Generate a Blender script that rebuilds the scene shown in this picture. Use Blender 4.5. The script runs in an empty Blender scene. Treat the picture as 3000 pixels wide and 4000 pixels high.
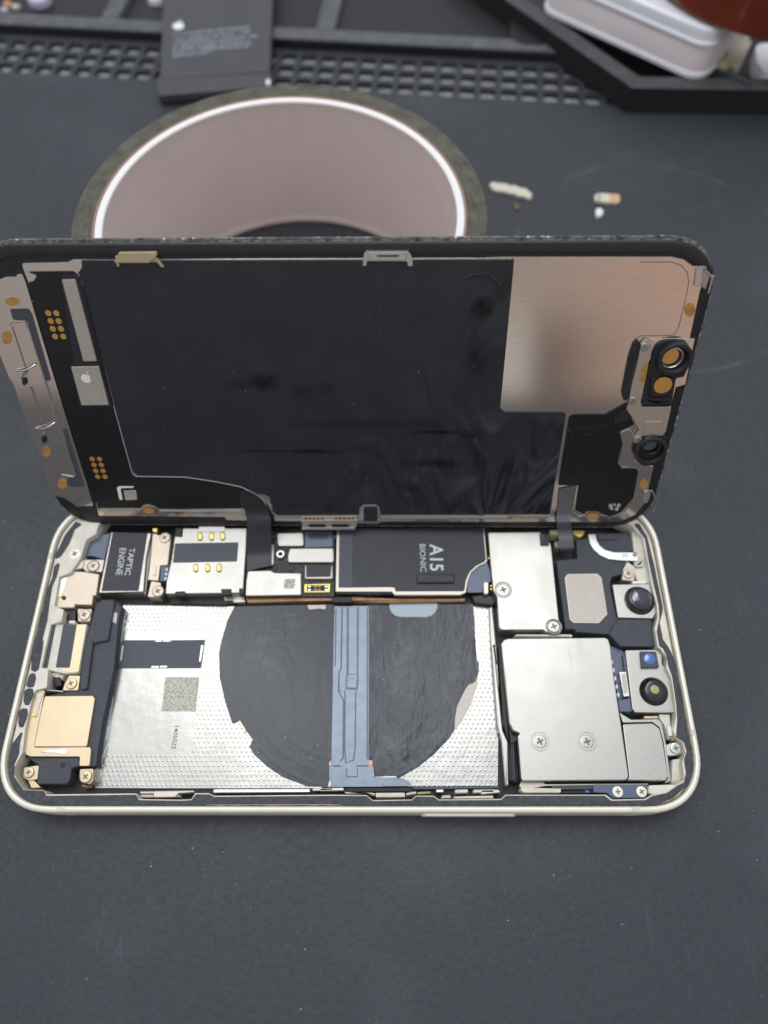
import bpy, bmesh, math, random
from mathutils import Vector, Matrix
from mathutils.geometry import tessellate_polygon
random.seed(7)
sc = bpy.context.scene
COL = sc.collection
MM = 0.001

# ------------------------------------------------------------------ camera model (mm)
FPX = 2770.921
CAM = Vector((8.4215, -47.0348, 162.465))
PITCH, YAW, ROLL = 1.096756, -0.0154187, 0.016
_f = Vector((math.sin(YAW)*math.cos(PITCH), math.cos(YAW)*math.cos(PITCH), -math.sin(PITCH)))
_r = Vector((math.cos(YAW), -math.sin(YAW), 0))
_d = _f.cross(_r)
CR = _r*math.cos(ROLL) + _d*math.sin(ROLL)
CD = -_r*math.sin(ROLL) + _d*math.cos(ROLL)
CF = _f

# close-up views of the photograph used for measuring: origin and magnification
CROPS = dict(A=(0,2000,2.37), B=(0,2500,2.37), C=(600,2000,2.37), D=(600,2500,2.37), E=(1250,2000,2.37), F=(1250,2500,2.37),
             G=(1880,2000,1.929), H=(1880,2500,1.929),
             a=(0,900,1.659), b=(0,1500,1.659), c=(1000,900,1.659), d=(1000,1500,1.659), e=(1900,900,1.659), f=(1900,1500,1.659),
             k=(0,0,1.508), l=(1000,0,1.276), m=(2000,0,1.659), n=(1500,0,1.106), O=(0,0,1.0))

def parse(spec):
    out = []
    for chunk in spec.split('|'):
        k, pts = chunk.strip().split(':')
        ox, oy, s = CROPS[k]
        for p in pts.split():
            x, y = p.split(',')
            out.append((ox+float(x)/s, oy+float(y)/s))
    return out

class Frame:
    """a measured plane: origin o, in-plane axes r,u and normal n (mm)"""
    def __init__(s, o, r, u):
        s.o = Vector(o); s.r = Vector(r).normalized(); s.n = s.r.cross(Vector(u)).normalized(); s.u = s.n.cross(s.r)
    def matrix(s):
        m = Matrix((s.r, s.u, s.n)).transposed().to_4x4(); m.translation = s.o*MM; return m
    def hit(s, px, h=0.0):
        d = CR*((px[0]-1500)/FPX) + CD*((px[1]-2000)/FPX) + CF
        o = s.o + s.n*h
        return CAM + d*((o-CAM).dot(s.n)/d.dot(s.n))
    def loc(s, w):
        v = w - s.o; return Vector((v.dot(s.r), v.dot(s.u), v.dot(s.n)))
    def world(s, l): return s.o + s.r*l[0] + s.u*l[1] + s.n*l[2]
    def at(s, px, h=0.0):
        v = s.loc(s.hit(px, h)); return (v.x, v.y)
    def T(s, spec, h=0.0):
        if not isinstance(spec, str): return list(spec)
        return [s.at(p, h) for p in parse(spec)]

BASE = Frame((0,0,0), (1,0,0), (0,1,0))
SCR = Frame((-0.4793, 28.6627, 6.25), (0.99979414,-0.01505941,0.01359722), (-0.00588691,0.42602107,0.90469409))

# ------------------------------------------------------------------ materials
MATS = {}
def mat(name, col, rough=0.5, metal=0.0, bump=0.0, bscale=2000, var=0.0, vscale=400, spec=0.5, rvar=0.0, specks=0.0, speck_scale=600,
        speck_size=0.12, speck_col=(0.5,0.5,0.48), stretch=None, extra=None, coat=0.0, trans=0.0, ior=1.45, aniso=0.0, sss=0.0):
    m = bpy.data.materials.new(name); m.use_nodes = True
    nt = m.node_tree; N = nt.nodes; L = nt.links
    b = N['Principled BSDF']
    b.inputs['Roughness'].default_value = rough; b.inputs['Metallic'].default_value = metal
    b.inputs['Specular IOR Level'].default_value = spec
    b.inputs['Coat Weight'].default_value = coat
    b.inputs['Transmission Weight'].default_value = trans
    b.inputs['IOR'].default_value = ior
    if sss: b.inputs['Subsurface Weight'].default_value = sss; b.inputs['Subsurface Radius'].default_value = (1, .6, .5); b.inputs['Subsurface Scale'].default_value = .012
    tc = N.new('ShaderNodeTexCoord'); src = tc.outputs['Object']
    if stretch:
        mp = N.new('ShaderNodeMapping'); mp.inputs['Scale'].default_value = stretch; L.new(src, mp.inputs[0]); ssrc = mp.outputs[0]
    else: ssrc = src
    c = N.new('ShaderNodeRGB'); c.outputs[0].default_value = (*col, 1); colout = c.outputs[0]
    if var:
        n1 = N.new('ShaderNodeTexNoise'); n1.inputs['Scale'].default_value = vscale; n1.inputs['Detail'].default_value = 5; L.new(ssrc, n1.inputs['Vector'])
        mr = N.new('ShaderNodeMapRange'); mr.inputs[1].default_value = .3; mr.inputs[2].default_value = .7
        mr.inputs[3].default_value = 1-var; mr.inputs[4].default_value = 1+var; L.new(n1.outputs['Fac'], mr.inputs[0])
        mx = N.new('ShaderNodeVectorMath'); mx.operation = 'SCALE'; L.new(colout, mx.inputs[0]); L.new(mr.outputs[0], mx.inputs['Scale']); colout = mx.outputs[0]
    if rvar:
        n2 = N.new('ShaderNodeTexNoise'); n2.inputs['Scale'].default_value = vscale*.7; n2.inputs['Detail'].default_value = 4; L.new(ssrc, n2.inputs['Vector'])
        mr = N.new('ShaderNodeMapRange'); mr.inputs[1].default_value = .3; mr.inputs[2].default_value = .7
        mr.inputs[3].default_value = max(.02, rough-rvar); mr.inputs[4].default_value = min(1, rough+rvar); L.new(n2.outputs['Fac'], mr.inputs[0]); L.new(mr.outputs[0], b.inputs['Roughness'])
    if specks:
        vo = N.new('ShaderNodeTexVoronoi'); vo.inputs['Scale'].default_value = speck_scale; L.new(src, vo.inputs['Vector'])
        nz = N.new('ShaderNodeTexNoise'); nz.inputs['Scale'].default_value = speck_scale*5; L.new(src, nz.inputs['Vector'])
        ad = N.new('ShaderNodeMath'); ad.operation = 'MULTIPLY_ADD'; ad.inputs[1].default_value = .12; L.new(nz.outputs['Fac'], ad.inputs[0]); L.new(vo.outputs['Distance'], ad.inputs[2])
        sep = N.new('ShaderNodeSeparateColor'); L.new(vo.outputs['Color'], sep.inputs[0])
        gt = N.new('ShaderNodeMath'); gt.operation = 'GREATER_THAN'; gt.inputs[1].default_value = 1-specks; L.new(sep.outputs[0], gt.inputs[0])
        sz = N.new('ShaderNodeMath'); sz.operation = 'MULTIPLY_ADD'; sz.inputs[1].default_value = speck_size; sz.inputs[2].default_value = .06+speck_size*.25; L.new(sep.outputs[1], sz.inputs[0])
        lt = N.new('ShaderNodeMath'); lt.operation = 'LESS_THAN'; L.new(ad.outputs[0], lt.inputs[0]); L.new(sz.outputs[0], lt.inputs[1])
        mu = N.new('ShaderNodeMath'); mu.operation = 'MULTIPLY'; L.new(gt.outputs[0], mu.inputs[0]); L.new(lt.outputs[0], mu.inputs[1])
        m2 = N.new('ShaderNodeMath'); m2.operation = 'MULTIPLY'; L.new(mu.outputs[0], m2.inputs[0]); L.new(sep.outputs[2], m2.inputs[1])
        mix = N.new('ShaderNodeMix'); mix.data_type = 'RGBA'; L.new(m2.outputs[0], mix.inputs['Factor']); L.new(colout, mix.inputs['A']); mix.inputs['B'].default_value = (*speck_col, 1); colout = mix.outputs['Result']
    nrm = None
    if bump:
        nb = N.new('ShaderNodeTexNoise'); nb.inputs['Scale'].default_value = bscale; nb.inputs['Detail'].default_value = 3; L.new(ssrc, nb.inputs['Vector'])
        bp = N.new('ShaderNodeBump'); bp.inputs['Strength'].default_value = 1; bp.inputs['Distance'].default_value = bump*MM; L.new(nb.outputs['Fac'], bp.inputs['Height']); nrm = bp.outputs[0]
    if extra: colout, nrm = extra(N, L, src, colout, nrm, b)
    L.new(colout, b.inputs['Base Color'])
    if nrm: L.new(nrm, b.inputs['Normal'])
    MATS[name] = m; return m

def add_bump(N, L, h, dist, nrm):
    bp = N.new('ShaderNodeBump'); bp.inputs['Distance'].default_value = dist*MM; L.new(h, bp.inputs['Height'])
    if nrm: L.new(nrm, bp.inputs['Normal'])
    return bp.outputs[0]

def mathn(N, L, op, a, b=None, c=None):
    n = N.new('ShaderNodeMath'); n.operation = op
    for i, v in enumerate((a, b, c)):
        if v is None: continue
        if isinstance(v, (int, float)): n.inputs[i].default_value = v
        else: L.new(v, n.inputs[i])
    return n.outputs[0]

def dimple(N, L, src, col, nrm, b):
    sp = N.new('ShaderNodeSeparateXYZ'); L.new(src, sp.inputs[0])
    x = mathn(N, L, 'MULTIPLY', sp.outputs[0], 1000/1.05); y = mathn(N, L, 'MULTIPLY', sp.outputs[1], 1000/0.98)
    row = mathn(N, L, 'FLOOR', y); odd = mathn(N, L, 'MULTIPLY', mathn(N, L, 'MODULO', row, 2), .5)
    fx = mathn(N, L, 'SUBTRACT', mathn(N, L, 'FRACT', mathn(N, L, 'ADD', x, odd)), .5); fy = mathn(N, L, 'SUBTRACT', mathn(N, L, 'FRACT', y), .5)
    r2 = mathn(N, L, 'ADD', mathn(N, L, 'MULTIPLY', fx, fx), mathn(N, L, 'MULTIPLY', fy, fy))
    h = mathn(N, L, 'MAXIMUM', mathn(N, L, 'SUBTRACT', 1, mathn(N, L, 'MULTIPLY', r2, 14)), 0)
    # smooth strip around the etched square: no dimples there
    ax = mathn(N, L, 'MULTIPLY', sp.outputs[0], 1000); ay = mathn(N, L, 'MULTIPLY', sp.outputs[1], 1000)
    inx = mathn(N, L, 'MULTIPLY', mathn(N, L, 'LESS_THAN', ax, -34.5), mathn(N, L, 'GREATER_THAN', ax, -57))
    iny = mathn(N, L, 'MULTIPLY', mathn(N, L, 'LESS_THAN', ay, 4), mathn(N, L, 'GREATER_THAN', ay, -23.5))
    msk = mathn(N, L, 'SUBTRACT', 1, mathn(N, L, 'MULTIPLY', inx, iny))
    h = mathn(N, L, 'MULTIPLY', h, msk)
    return col, add_bump(N, L, h, .024, nrm)

def wrinkle(N, L, src, col, nrm, b):
    mp = N.new('ShaderNodeMapping'); mp.inputs['Scale'].default_value = (1, .35, 1); mp.inputs['Rotation'].default_value = (0, 0, .25); L.new(src, mp.inputs[0])
    n = N.new('ShaderNodeTexNoise'); n.inputs['Scale'].default_value = 90; n.inputs['Detail'].default_value = 2; n.inputs['Distortion'].default_value = 1.2; L.new(mp.outputs[0], n.inputs['Vector'])
    sp = N.new('ShaderNodeSeparateXYZ'); L.new(src, sp.inputs[0])
    mr = N.new('ShaderNodeMapRange'); mr.inputs[1].default_value = -.01; mr.inputs[2].default_value = .035; L.new(sp.outputs[0], mr.inputs[0])
    my = N.new('ShaderNodeMapRange'); my.inputs[1].default_value = .032; my.inputs[2].default_value = .016; my.inputs[3].default_value = .12; L.new(sp.outputs[1], my.inputs[0])
    # dull rubbed marks with soft edges (centre and half size traced on the sheet, mm)
    nd = N.new('ShaderNodeTexNoise'); nd.inputs['Scale'].default_value = 700; nd.inputs['Detail'].default_value = 4; L.new(src, nd.inputs['Vector'])
    tot = None
    for spec, rx, ry, k in (('c:55,985', 4.2, 2.6, 1.1), ('c:-90,1000', 4, 1.6, .5), ('c:300,1050', 3.5, 2.4, .5), ('c:455,1030', 2.2, 2.2, .6), ('d:370,438', 7.5, .75, 1.2), ('d:80,436', 14, .35, .7), ('d:550,438', 1.2, .5, .9),
                            ('d:1165,515', 8.5, 1.5, 1.0), ('d:1200,312', 8.5, .7, 1.1), ('d:720,265', 22, 1.3, .5), ('c:1465,510', 2.6, 3, 1.1), ('c:1410,780', 1.6, 6, .8), ('c:1450,860', 4, 3, .6), ('d:480,800', 1.6, 1.6, .5), ('d:250,790', 6, 1, .4)):
        cx, cy = SCR.at(parse(spec)[0], .36)
        a = mathn(N, L, 'MULTIPLY', mathn(N, L, 'SUBTRACT', sp.outputs[0], cx*MM), 1000/rx); b2 = mathn(N, L, 'MULTIPLY', mathn(N, L, 'SUBTRACT', sp.outputs[1], cy*MM), 1000/ry)
        q = mathn(N, L, 'MAXIMUM', mathn(N, L, 'SUBTRACT', k, mathn(N, L, 'MULTIPLY', k, mathn(N, L, 'ADD', mathn(N, L, 'MULTIPLY', a, a), mathn(N, L, 'MULTIPLY', b2, b2)))), 0)
        tot = q if tot is None else mathn(N, L, 'MAXIMUM', tot, q)
    st = mathn(N, L, 'MINIMUM', mathn(N, L, 'MULTIPLY', tot, mathn(N, L, 'ADD', nd.outputs['Fac'], .15)), .8)
    mx = N.new('ShaderNodeMix'); mx.data_type = 'RGBA'; L.new(st, mx.inputs['Factor']); L.new(col, mx.inputs['A']); mx.inputs['B'].default_value = (.006,.006,.007,1); col = mx.outputs['Result']
    L.new(mathn(N, L, 'SUBTRACT', .5, mathn(N, L, 'MULTIPLY', st, .42)), b.inputs['Specular IOR Level'])
    h = mathn(N, L, 'MULTIPLY', mathn(N, L, 'SUBTRACT', n.outputs['Fac'], .5), mathn(N, L, 'MULTIPLY', mr.outputs[0], my.outputs[0]))
    return col, add_bump(N, L, h, 11.0, nrm)

def rings(N, L, src, col, nrm, b):        # the wound layers of a tape roll seen end-on
    sp = N.new('ShaderNodeSeparateXYZ'); L.new(src, sp.inputs[0])
    r = mathn(N, L, 'SQRT', mathn(N, L, 'ADD', mathn(N, L, 'MULTIPLY', sp.outputs[0], sp.outputs[0]), mathn(N, L, 'MULTIPLY', sp.outputs[1], sp.outputs[1])))
    ang = mathn(N, L, 'ARCTAN2', sp.outputs[1], sp.outputs[0])
    cb = N.new('ShaderNodeCombineXYZ'); L.new(mathn(N, L, 'MULTIPLY', r, 9000), cb.inputs[0]); L.new(mathn(N, L, 'MULTIPLY', ang, 9), cb.inputs[1])
    n = N.new('ShaderNodeTexNoise'); n.inputs['Scale'].default_value = .8; n.inputs['Detail'].default_value = 4; L.new(cb.outputs[0], n.inputs['Vector'])
    mr = N.new('ShaderNodeMapRange'); mr.inputs[1].default_value = .3; mr.inputs[2].default_value = .7; mr.inputs[3].default_value = .45; mr.inputs[4].default_value = 1.7; L.new(n.outputs['Fac'], mr.inputs[0])
    mx = N.new('ShaderNodeVectorMath'); mx.operation = 'SCALE'; L.new(col, mx.inputs[0]); L.new(mr.outputs[0], mx.inputs['Scale'])
    return mx.outputs[0], add_bump(N, L, n.outputs['Fac'], .15, nrm)

def scuff(N, L, src, col, nrm, b):        # pale rubbed patches on the black coil film
    n = N.new('ShaderNodeTexNoise'); n.inputs['Scale'].default_value = 120; n.inputs['Detail'].default_value = 6; n.inputs['Roughness'].default_value = .65; L.new(src, n.inputs['Vector'])
    mr = N.new('ShaderNodeMapRange'); mr.inputs[1].default_value = .56; mr.inputs[2].default_value = .78; mr.inputs[4].default_value = .55; L.new(n.outputs['Fac'], mr.inputs[0])
    mix = N.new('ShaderNodeMix'); mix.data_type = 'RGBA'; L.new(mr.outputs[0], mix.inputs['Factor']); L.new(col, mix.inputs['A']); mix.inputs['B'].default_value = (.16,.16,.17,1)
    return mix.outputs['Result'], nrm

def mat_marks(N, L, src, col, nrm, b):   # worn, rubbed rubber: pale scuffs and the faint ring left by a round thing
    pts = [BASE.at(p) for p in parse('n:580,1000 820,760 1130,712')]
    (x1,y1),(x2,y2),(x3,y3) = pts
    d = 2*(x1*(y2-y3)+x2*(y3-y1)+x3*(y1-y2))
    cx = ((x1*x1+y1*y1)*(y2-y3)+(x2*x2+y2*y2)*(y3-y1)+(x3*x3+y3*y3)*(y1-y2))/d
    cy = ((x1*x1+y1*y1)*(x3-x2)+(x2*x2+y2*y2)*(x1-x3)+(x3*x3+y3*y3)*(x2-x1))/d
    rad = math.hypot(cx-x1, cy-y1)*MM
    sp = N.new('ShaderNodeSeparateXYZ'); L.new(src, sp.inputs[0])
    ex = mathn(N, L, 'SUBTRACT', sp.outputs[0], cx*MM); ey = mathn(N, L, 'SUBTRACT', sp.outputs[1], cy*MM)
    r = mathn(N, L, 'SQRT', mathn(N, L, 'ADD', mathn(N, L, 'MULTIPLY', ex, ex), mathn(N, L, 'MULTIPLY', ey, ey)))
    ring = mathn(N, L, 'MAXIMUM', mathn(N, L, 'SUBTRACT', 1, mathn(N, L, 'DIVIDE', mathn(N, L, 'ABSOLUTE', mathn(N, L, 'SUBTRACT', r, rad)), .0011)), 0)
    n0 = N.new('ShaderNodeTexNoise'); n0.inputs['Scale'].default_value = 55; n0.inputs['Detail'].default_value = 4; L.new(src, n0.inputs['Vector'])
    m0 = N.new('ShaderNodeMapRange'); m0.inputs[1].default_value = .46; m0.inputs[2].default_value = .66; m0.inputs[4].default_value = .42; L.new(n0.outputs['Fac'], m0.inputs[0])
    mp = N.new('ShaderNodeMapping'); mp.inputs['Scale'].default_value = (1, .16, 1); mp.inputs['Rotation'].default_value = (0, 0, .9); L.new(src, mp.inputs[0])
    n1 = N.new('ShaderNodeTexNoise'); n1.inputs['Scale'].default_value = 420; n1.inputs['Detail'].default_value = 6; n1.inputs['Roughness'].default_value = .7; L.new(mp.outputs[0], n1.inputs['Vector'])
    m1 = N.new('ShaderNodeMapRange'); m1.inputs[1].default_value = .58; m1.inputs[2].default_value = .80; m1.inputs[4].default_value = .9; L.new(n1.outputs['Fac'], m1.inputs[0])
    n2 = N.new('ShaderNodeTexNoise'); n2.inputs['Scale'].default_value = 14; n2.inputs['Detail'].default_value = 7; n2.inputs['Roughness'].default_value = .6; L.new(src, n2.inputs['Vector'])
    m2 = N.new('ShaderNodeMapRange'); m2.inputs[1].default_value = .52; m2.inputs[2].default_value = .75; m2.inputs[4].default_value = .18; L.new(n2.outputs['Fac'], m2.inputs[0])
    f = mathn(N, L, 'ADD', mathn(N, L, 'ADD', mathn(N, L, 'MULTIPLY', ring, m0.outputs[0]), mathn(N, L, 'MULTIPLY', m1.outputs[0], m0.outputs[0])), m2.outputs[0])
    mix = N.new('ShaderNodeMix'); mix.data_type = 'RGBA'; L.new(f, mix.inputs['Factor']); L.new(col, mix.inputs['A']); mix.inputs['B'].default_value = (.16,.17,.18,1)
    return mix.outputs['Result'], nrm

def coil_wear(N, L, src, col, nrm, b):    # glossy film over the coil: soft rings, fine wrinkles, scuffs
    col, nrm = scuff(N, L, src, col, nrm, b)
    sp = N.new('ShaderNodeSeparateXYZ'); L.new(src, sp.inputs[0])
    c = BASE.at((1364, 2600), 2.2)
    ex = mathn(N, L, 'SUBTRACT', sp.outputs[0], c[0]*MM); ey = mathn(N, L, 'SUBTRACT', sp.outputs[1], c[1]*MM)
    r = mathn(N, L, 'SQRT', mathn(N, L, 'ADD', mathn(N, L, 'MULTIPLY', ex, ex), mathn(N, L, 'MULTIPLY', ey, ey)))
    hr = None
    for rad, w in ((.0235, .0008), (.0205, .0007), (.0262, .0006)):
        q = mathn(N, L, 'MAXIMUM', mathn(N, L, 'SUBTRACT', 1, mathn(N, L, 'DIVIDE', mathn(N, L, 'ABSOLUTE', mathn(N, L, 'SUBTRACT', r, rad)), w)), 0)
        hr = q if hr is None else mathn(N, L, 'ADD', hr, q)
    nrm = add_bump(N, L, hr, .011, nrm)
    mp = N.new('ShaderNodeMapping'); mp.inputs['Scale'].default_value = (1, .3, 1); mp.inputs['Rotation'].default_value = (0, 0, .5); L.new(src, mp.inputs[0])
    n = N.new('ShaderNodeTexNoise'); n.inputs['Scale'].default_value = 260; n.inputs['Detail'].default_value = 3; n.inputs['Distortion'].default_value = .8; L.new(mp.outputs[0], n.inputs['Vector'])
    mr = N.new('ShaderNodeMapRange'); mr.inputs[1].default_value = c[0]*MM; mr.inputs[2].default_value = (c[0]+6)*MM; mr.inputs[3].default_value = .15; L.new(sp.outputs[0], mr.inputs[0])
    return col, add_bump(N, L, mathn(N, L, 'MULTIPLY', mathn(N, L, 'SUBTRACT', n.outputs['Fac'], .5), mr.outputs[0]), .42, nrm)

def handled(N, L, src, col, nrm, b):      # finger smears and hairline scratches on sheet metal: only the gloss changes
    n = N.new('ShaderNodeTexNoise'); n.inputs['Scale'].default_value = 130; n.inputs['Detail'].default_value = 5; n.inputs['Distortion'].default_value = .6; L.new(src, n.inputs['Vector'])
    mp = N.new('ShaderNodeMapping'); mp.inputs['Scale'].default_value = (1, .03, 1); mp.inputs['Rotation'].default_value = (0, 0, .7); L.new(src, mp.inputs[0])
    n2 = N.new('ShaderNodeTexNoise'); n2.inputs['Scale'].default_value = 2600; n2.inputs['Detail'].default_value = 2; L.new(mp.outputs[0], n2.inputs['Vector'])
    s2 = mathn(N, L, 'GREATER_THAN', n2.outputs['Fac'], .70)
    base = b.inputs['Roughness'].default_value
    L.new(mathn(N, L, 'ADD', mathn(N, L, 'MULTIPLY_ADD', n.outputs['Fac'], .16, base-.08), mathn(N, L, 'MULTIPLY', s2, .1)), b.inputs['Roughness'])
    return col, nrm

def etch(N, L, src, col, nrm, b):         # plain mottled etched patch
    n = N.new('ShaderNodeTexNoise'); n.inputs['Scale'].default_value = 2600; n.inputs['Detail'].default_value = 1; L.new(src, n.inputs['Vector'])
    mr = N.new('ShaderNodeMapRange'); mr.inputs[1].default_value = .4; mr.inputs[2].default_value = .6; mr.inputs[3].default_value = .7; mr.inputs[4].default_value = 1.15; L.new(n.outputs['Fac'], mr.inputs[0])
    mx = N.new('ShaderNodeVectorMath'); mx.operation = 'SCALE'; L.new(col, mx.inputs[0]); L.new(mr.outputs[0], mx.inputs['Scale'])
    return mx.outputs[0], nrm

mat('mat_rubber', (.033,.0362,.043), .48, rvar=.08, bump=.09, bscale=1100, var=.16, vscale=900, specks=.30, speck_scale=620, speck_size=.075, speck_col=(.36,.36,.34), spec=.5, extra=mat_marks)
mat('mat_dusty', (.25,.25,.235), .8, bump=.2, bscale=900, var=.5, vscale=500)
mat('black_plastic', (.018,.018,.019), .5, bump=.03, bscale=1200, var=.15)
mat('organizer_plastic', (.10,.104,.11), .55, bump=.05, bscale=900, var=.2, vscale=200, specks=.2, speck_scale=400, speck_size=.15)
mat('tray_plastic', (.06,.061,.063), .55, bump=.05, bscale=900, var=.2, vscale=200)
mat('cream_metal', (.84,.785,.66), .38, metal=.25, bump=.01, var=.05, vscale=300)
mat('cream_inner', (.70,.66,.56), .5, bump=.02, var=.12, vscale=350)
mat('gasket', (.05,.052,.062), .55, bump=.22, bscale=1700, var=.35, vscale=900, specks=.05, speck_scale=1500)
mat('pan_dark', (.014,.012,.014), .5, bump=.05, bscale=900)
mat('steel', (.455,.44,.40), .36, metal=.88, bump=.010, bscale=3000, var=.05, vscale=2600, extra=handled)
mat('steel_warm', (.53,.48,.41), .42, metal=.8, bump=.008, bscale=5000, var=.03, vscale=6000)
mat('steel_bright', (.60,.60,.58), .3, metal=.95, bump=.01, bscale=2500, var=.05)
mat('plate', (.33,.325,.30), .25, metal=.92, bump=.045, bscale=420, var=.07, vscale=120, extra=dimple)
mat('plate_edge', (.50,.57,.60), .35, metal=.9, bump=.1, bscale=900, var=.1)
mat('etched', (.50,.48,.40), .6, metal=.4, extra=etch)
mat('gold', (.64,.515,.34), .4, metal=.75, bump=.008, bscale=2500, var=.05, vscale=250)
mat('champagne', (.58,.49,.39), .42, metal=.7, bump=.01, bscale=2500, var=.05, vscale=250)
mat('gold_pad', (.72,.42,.12), .35, metal=.8)
mat('orange_dot', (.46,.25,.07), .45, metal=.2, var=.2, vscale=900)
mat('copper', (.26,.15,.075), .4, metal=.5, var=.25, vscale=500)
mat('copper_bright', (.85,.33,.16), .4, metal=.4)
mat('contact_yellow', (.80,.66,.18), .35, metal=.5)
mat('sticker_black', (.036,.038,.046), .5, bump=.01, bscale=2500, var=.08, vscale=300, specks=.03, speck_scale=900)
mat('label_dark', (.06,.064,.08), .45, bump=.01, bscale=2500)
mat('bracket_black', (.054,.057,.070), .55, bump=.025, bscale=2600, var=.12, vscale=600, specks=.03, speck_scale=1000)
mat('coil_film', (.027,.030,.039), .24, bump=.03, bscale=900, var=.12, vscale=200, specks=.10, speck_scale=700, speck_size=.1, extra=coil_wear, spec=.5)
mat('ribbon_line', (.10,.135,.175), .4, metal=.3)
mat('ribbon_blue', (.21,.25,.30), .32, metal=.35, bump=.03, bscale=900, var=.10, vscale=400)
mat('tab_blue', (.40,.47,.52), .5, var=.05)
mat('film_blue', (.12,.14,.19), .4, metal=.3, bump=.03, bscale=700)
mat('bracket_blue', (.10,.13,.19), .45, metal=.3, bump=.02)
mat('flex_black', (.018,.018,.020), .35, bump=.03, bscale=700, spec=.5, stretch=(12,1,1), var=.25, vscale=900)
mat('flex_grey', (.10,.105,.115), .32, bump=.02, stretch=(10,1,1), var=.2, vscale=700)
mat('pcb', (.010,.011,.010), .3, bump=.35, bscale=1300, spec=.6)
mat('glass_black', (.010,.010,.011), .25, bump=.01, bscale=800, specks=.12, speck_scale=900, speck_size=.12)
mat('bezel', (.014,.014,.015), .42, bump=.03, bscale=900, specks=.06, speck_scale=800, speck_size=.1, var=.2)
mat('dusty_edge', (.13,.13,.125), .6, bump=.25, bscale=1500, var=.9, vscale=700, specks=.4, speck_scale=1100, speck_size=.3, speck_col=(.75,.75,.70))
mat('sheet', (.019,.022,.028), .27, bump=.012, bscale=2500, var=.2, vscale=90, specks=.22, speck_scale=520, speck_size=.09, speck_col=(.55,.55,.52), extra=wrinkle)
mat('screen_flex', (.008,.008,.010), .25, bump=.01, bscale=800, specks=.08, speck_scale=600, speck_size=.1)
mat('plate_pink', (.66,.60,.56), .09, metal=.95, bump=.002, bscale=1500, var=.04, vscale=300, stretch=(1,6,1))
mat('module_pale', (.50,.45,.40), .5, metal=.5, bump=.02, bscale=3500, var=.10, vscale=2500)
mat('module_side', (.02,.022,.03), .3)
mat('white_mark', (.80,.80,.80), .5)
mat('grey_mark', (.48,.48,.50), .5)
mat('text_print', (.60,.60,.62), .45)
mat('tape_core', (.97,.74,.67), .30, var=.03, vscale=60, sss=.5)
mat('tape_rim_lit', (.86,.82,.80), .35)  # whiter than the core: lamplight on its top rim painted into the colour
mat('tape_brown', (.34,.20,.15), .5)
mat('tape_layers', (.085,.079,.057), .6, extra=rings, var=.3, vscale=250)
mat('battery_film', (.062,.063,.068), .42, bump=.02, bscale=400, var=.08, vscale=80)
mat('case_pink', (.85,.77,.77), .4, var=.03, vscale=60)
mat('case_clear', (.82,.82,.86), .15, coat=.4)
mat('amber', (.16,.028,.010), .12, coat=.5, var=.2, vscale=40)
mat('chip', (.62,.58,.48), .6, bump=.05, bscale=2000, var=.2, vscale=900)
mat('chip_orange', (.70,.36,.16), .6)
mat('lens_black', (.006,.006,.008), .18, spec=.6, coat=.3)
mat('lens_glass', (.008,.008,.03), .04, spec=.9, coat=1)
mat('lens_blue', (.09,.17,.40), .2, coat=.8, metal=.4)
mat('lens_green', (.28,.40,.12), .3, coat=.6)
mat('rubber_tube', (.010,.010,.011), .35, bump=.1, bscale=900)
mat('etched_text', (.17,.165,.14), .6)
mat('screw_slot', (.17,.15,.12), .5)
mat('grime', (.16,.13,.08), .7, var=.7, vscale=500)
mat('print_blue', (.55,.60,.68), .5)
mat('slot_dark', (.05,.045,.035), .6)
mat('pale_yellow', (.55,.53,.28), .5)
mat('lilac', (.52,.48,.62), .5)

# ------------------------------------------------------------------ mesh helpers (all lengths in mm)
def link(name, me, m, parent=None):
    o = bpy.data.objects.new(name, me); COL.objects.link(o)
    for mm in (m if isinstance(m, (list, tuple)) else [m]): me.materials.append(MATS[mm])
    if parent is not None: o.parent = parent
    return o

def finish(name, bm, m, parent=None, angle=40):
    bmesh.ops.recalc_face_normals(bm, faces=bm.faces[:])
    for v in bm.verts: v.co *= MM
    big = [len(f.verts) > 4 for f in bm.faces]
    caps = [e.index for e in bm.edges if any(len(f.verts) > 4 for f in e.link_faces)] if not bm.edges.index_update() else []
    me = bpy.data.meshes.new(name); bm.to_mesh(me); bm.free()
    me.shade_smooth(); me.set_sharp_from_angle(angle=math.radians(angle))
    for p, b in zip(me.polygons, big):
        if b: p.use_smooth = False
    for i in caps: me.edges[i].use_edge_sharp = True
    return link(name, me, m, parent)

def empty(name, frame=None, label=None, cat=None, group=None, matrix=None):
    o = bpy.data.objects.new(name, None); COL.objects.link(o); o.empty_display_size = .01
    o.matrix_world = matrix if matrix is not None else (frame.matrix() if frame else Matrix())
    tag(o, label, cat, group); return o

def tag(o, label=None, cat=None, group=None, kind=None):
    if label: o['label'] = label
    if cat: o['category'] = cat
    if group: o['group'] = group
    if kind: o['kind'] = kind
    return o

def area2(p): return sum(p[i-1][0]*p[i][1]-p[i][0]*p[i-1][1] for i in range(len(p)))
def ccw(p): return list(p) if area2(p) > 0 else list(reversed(p))

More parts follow.
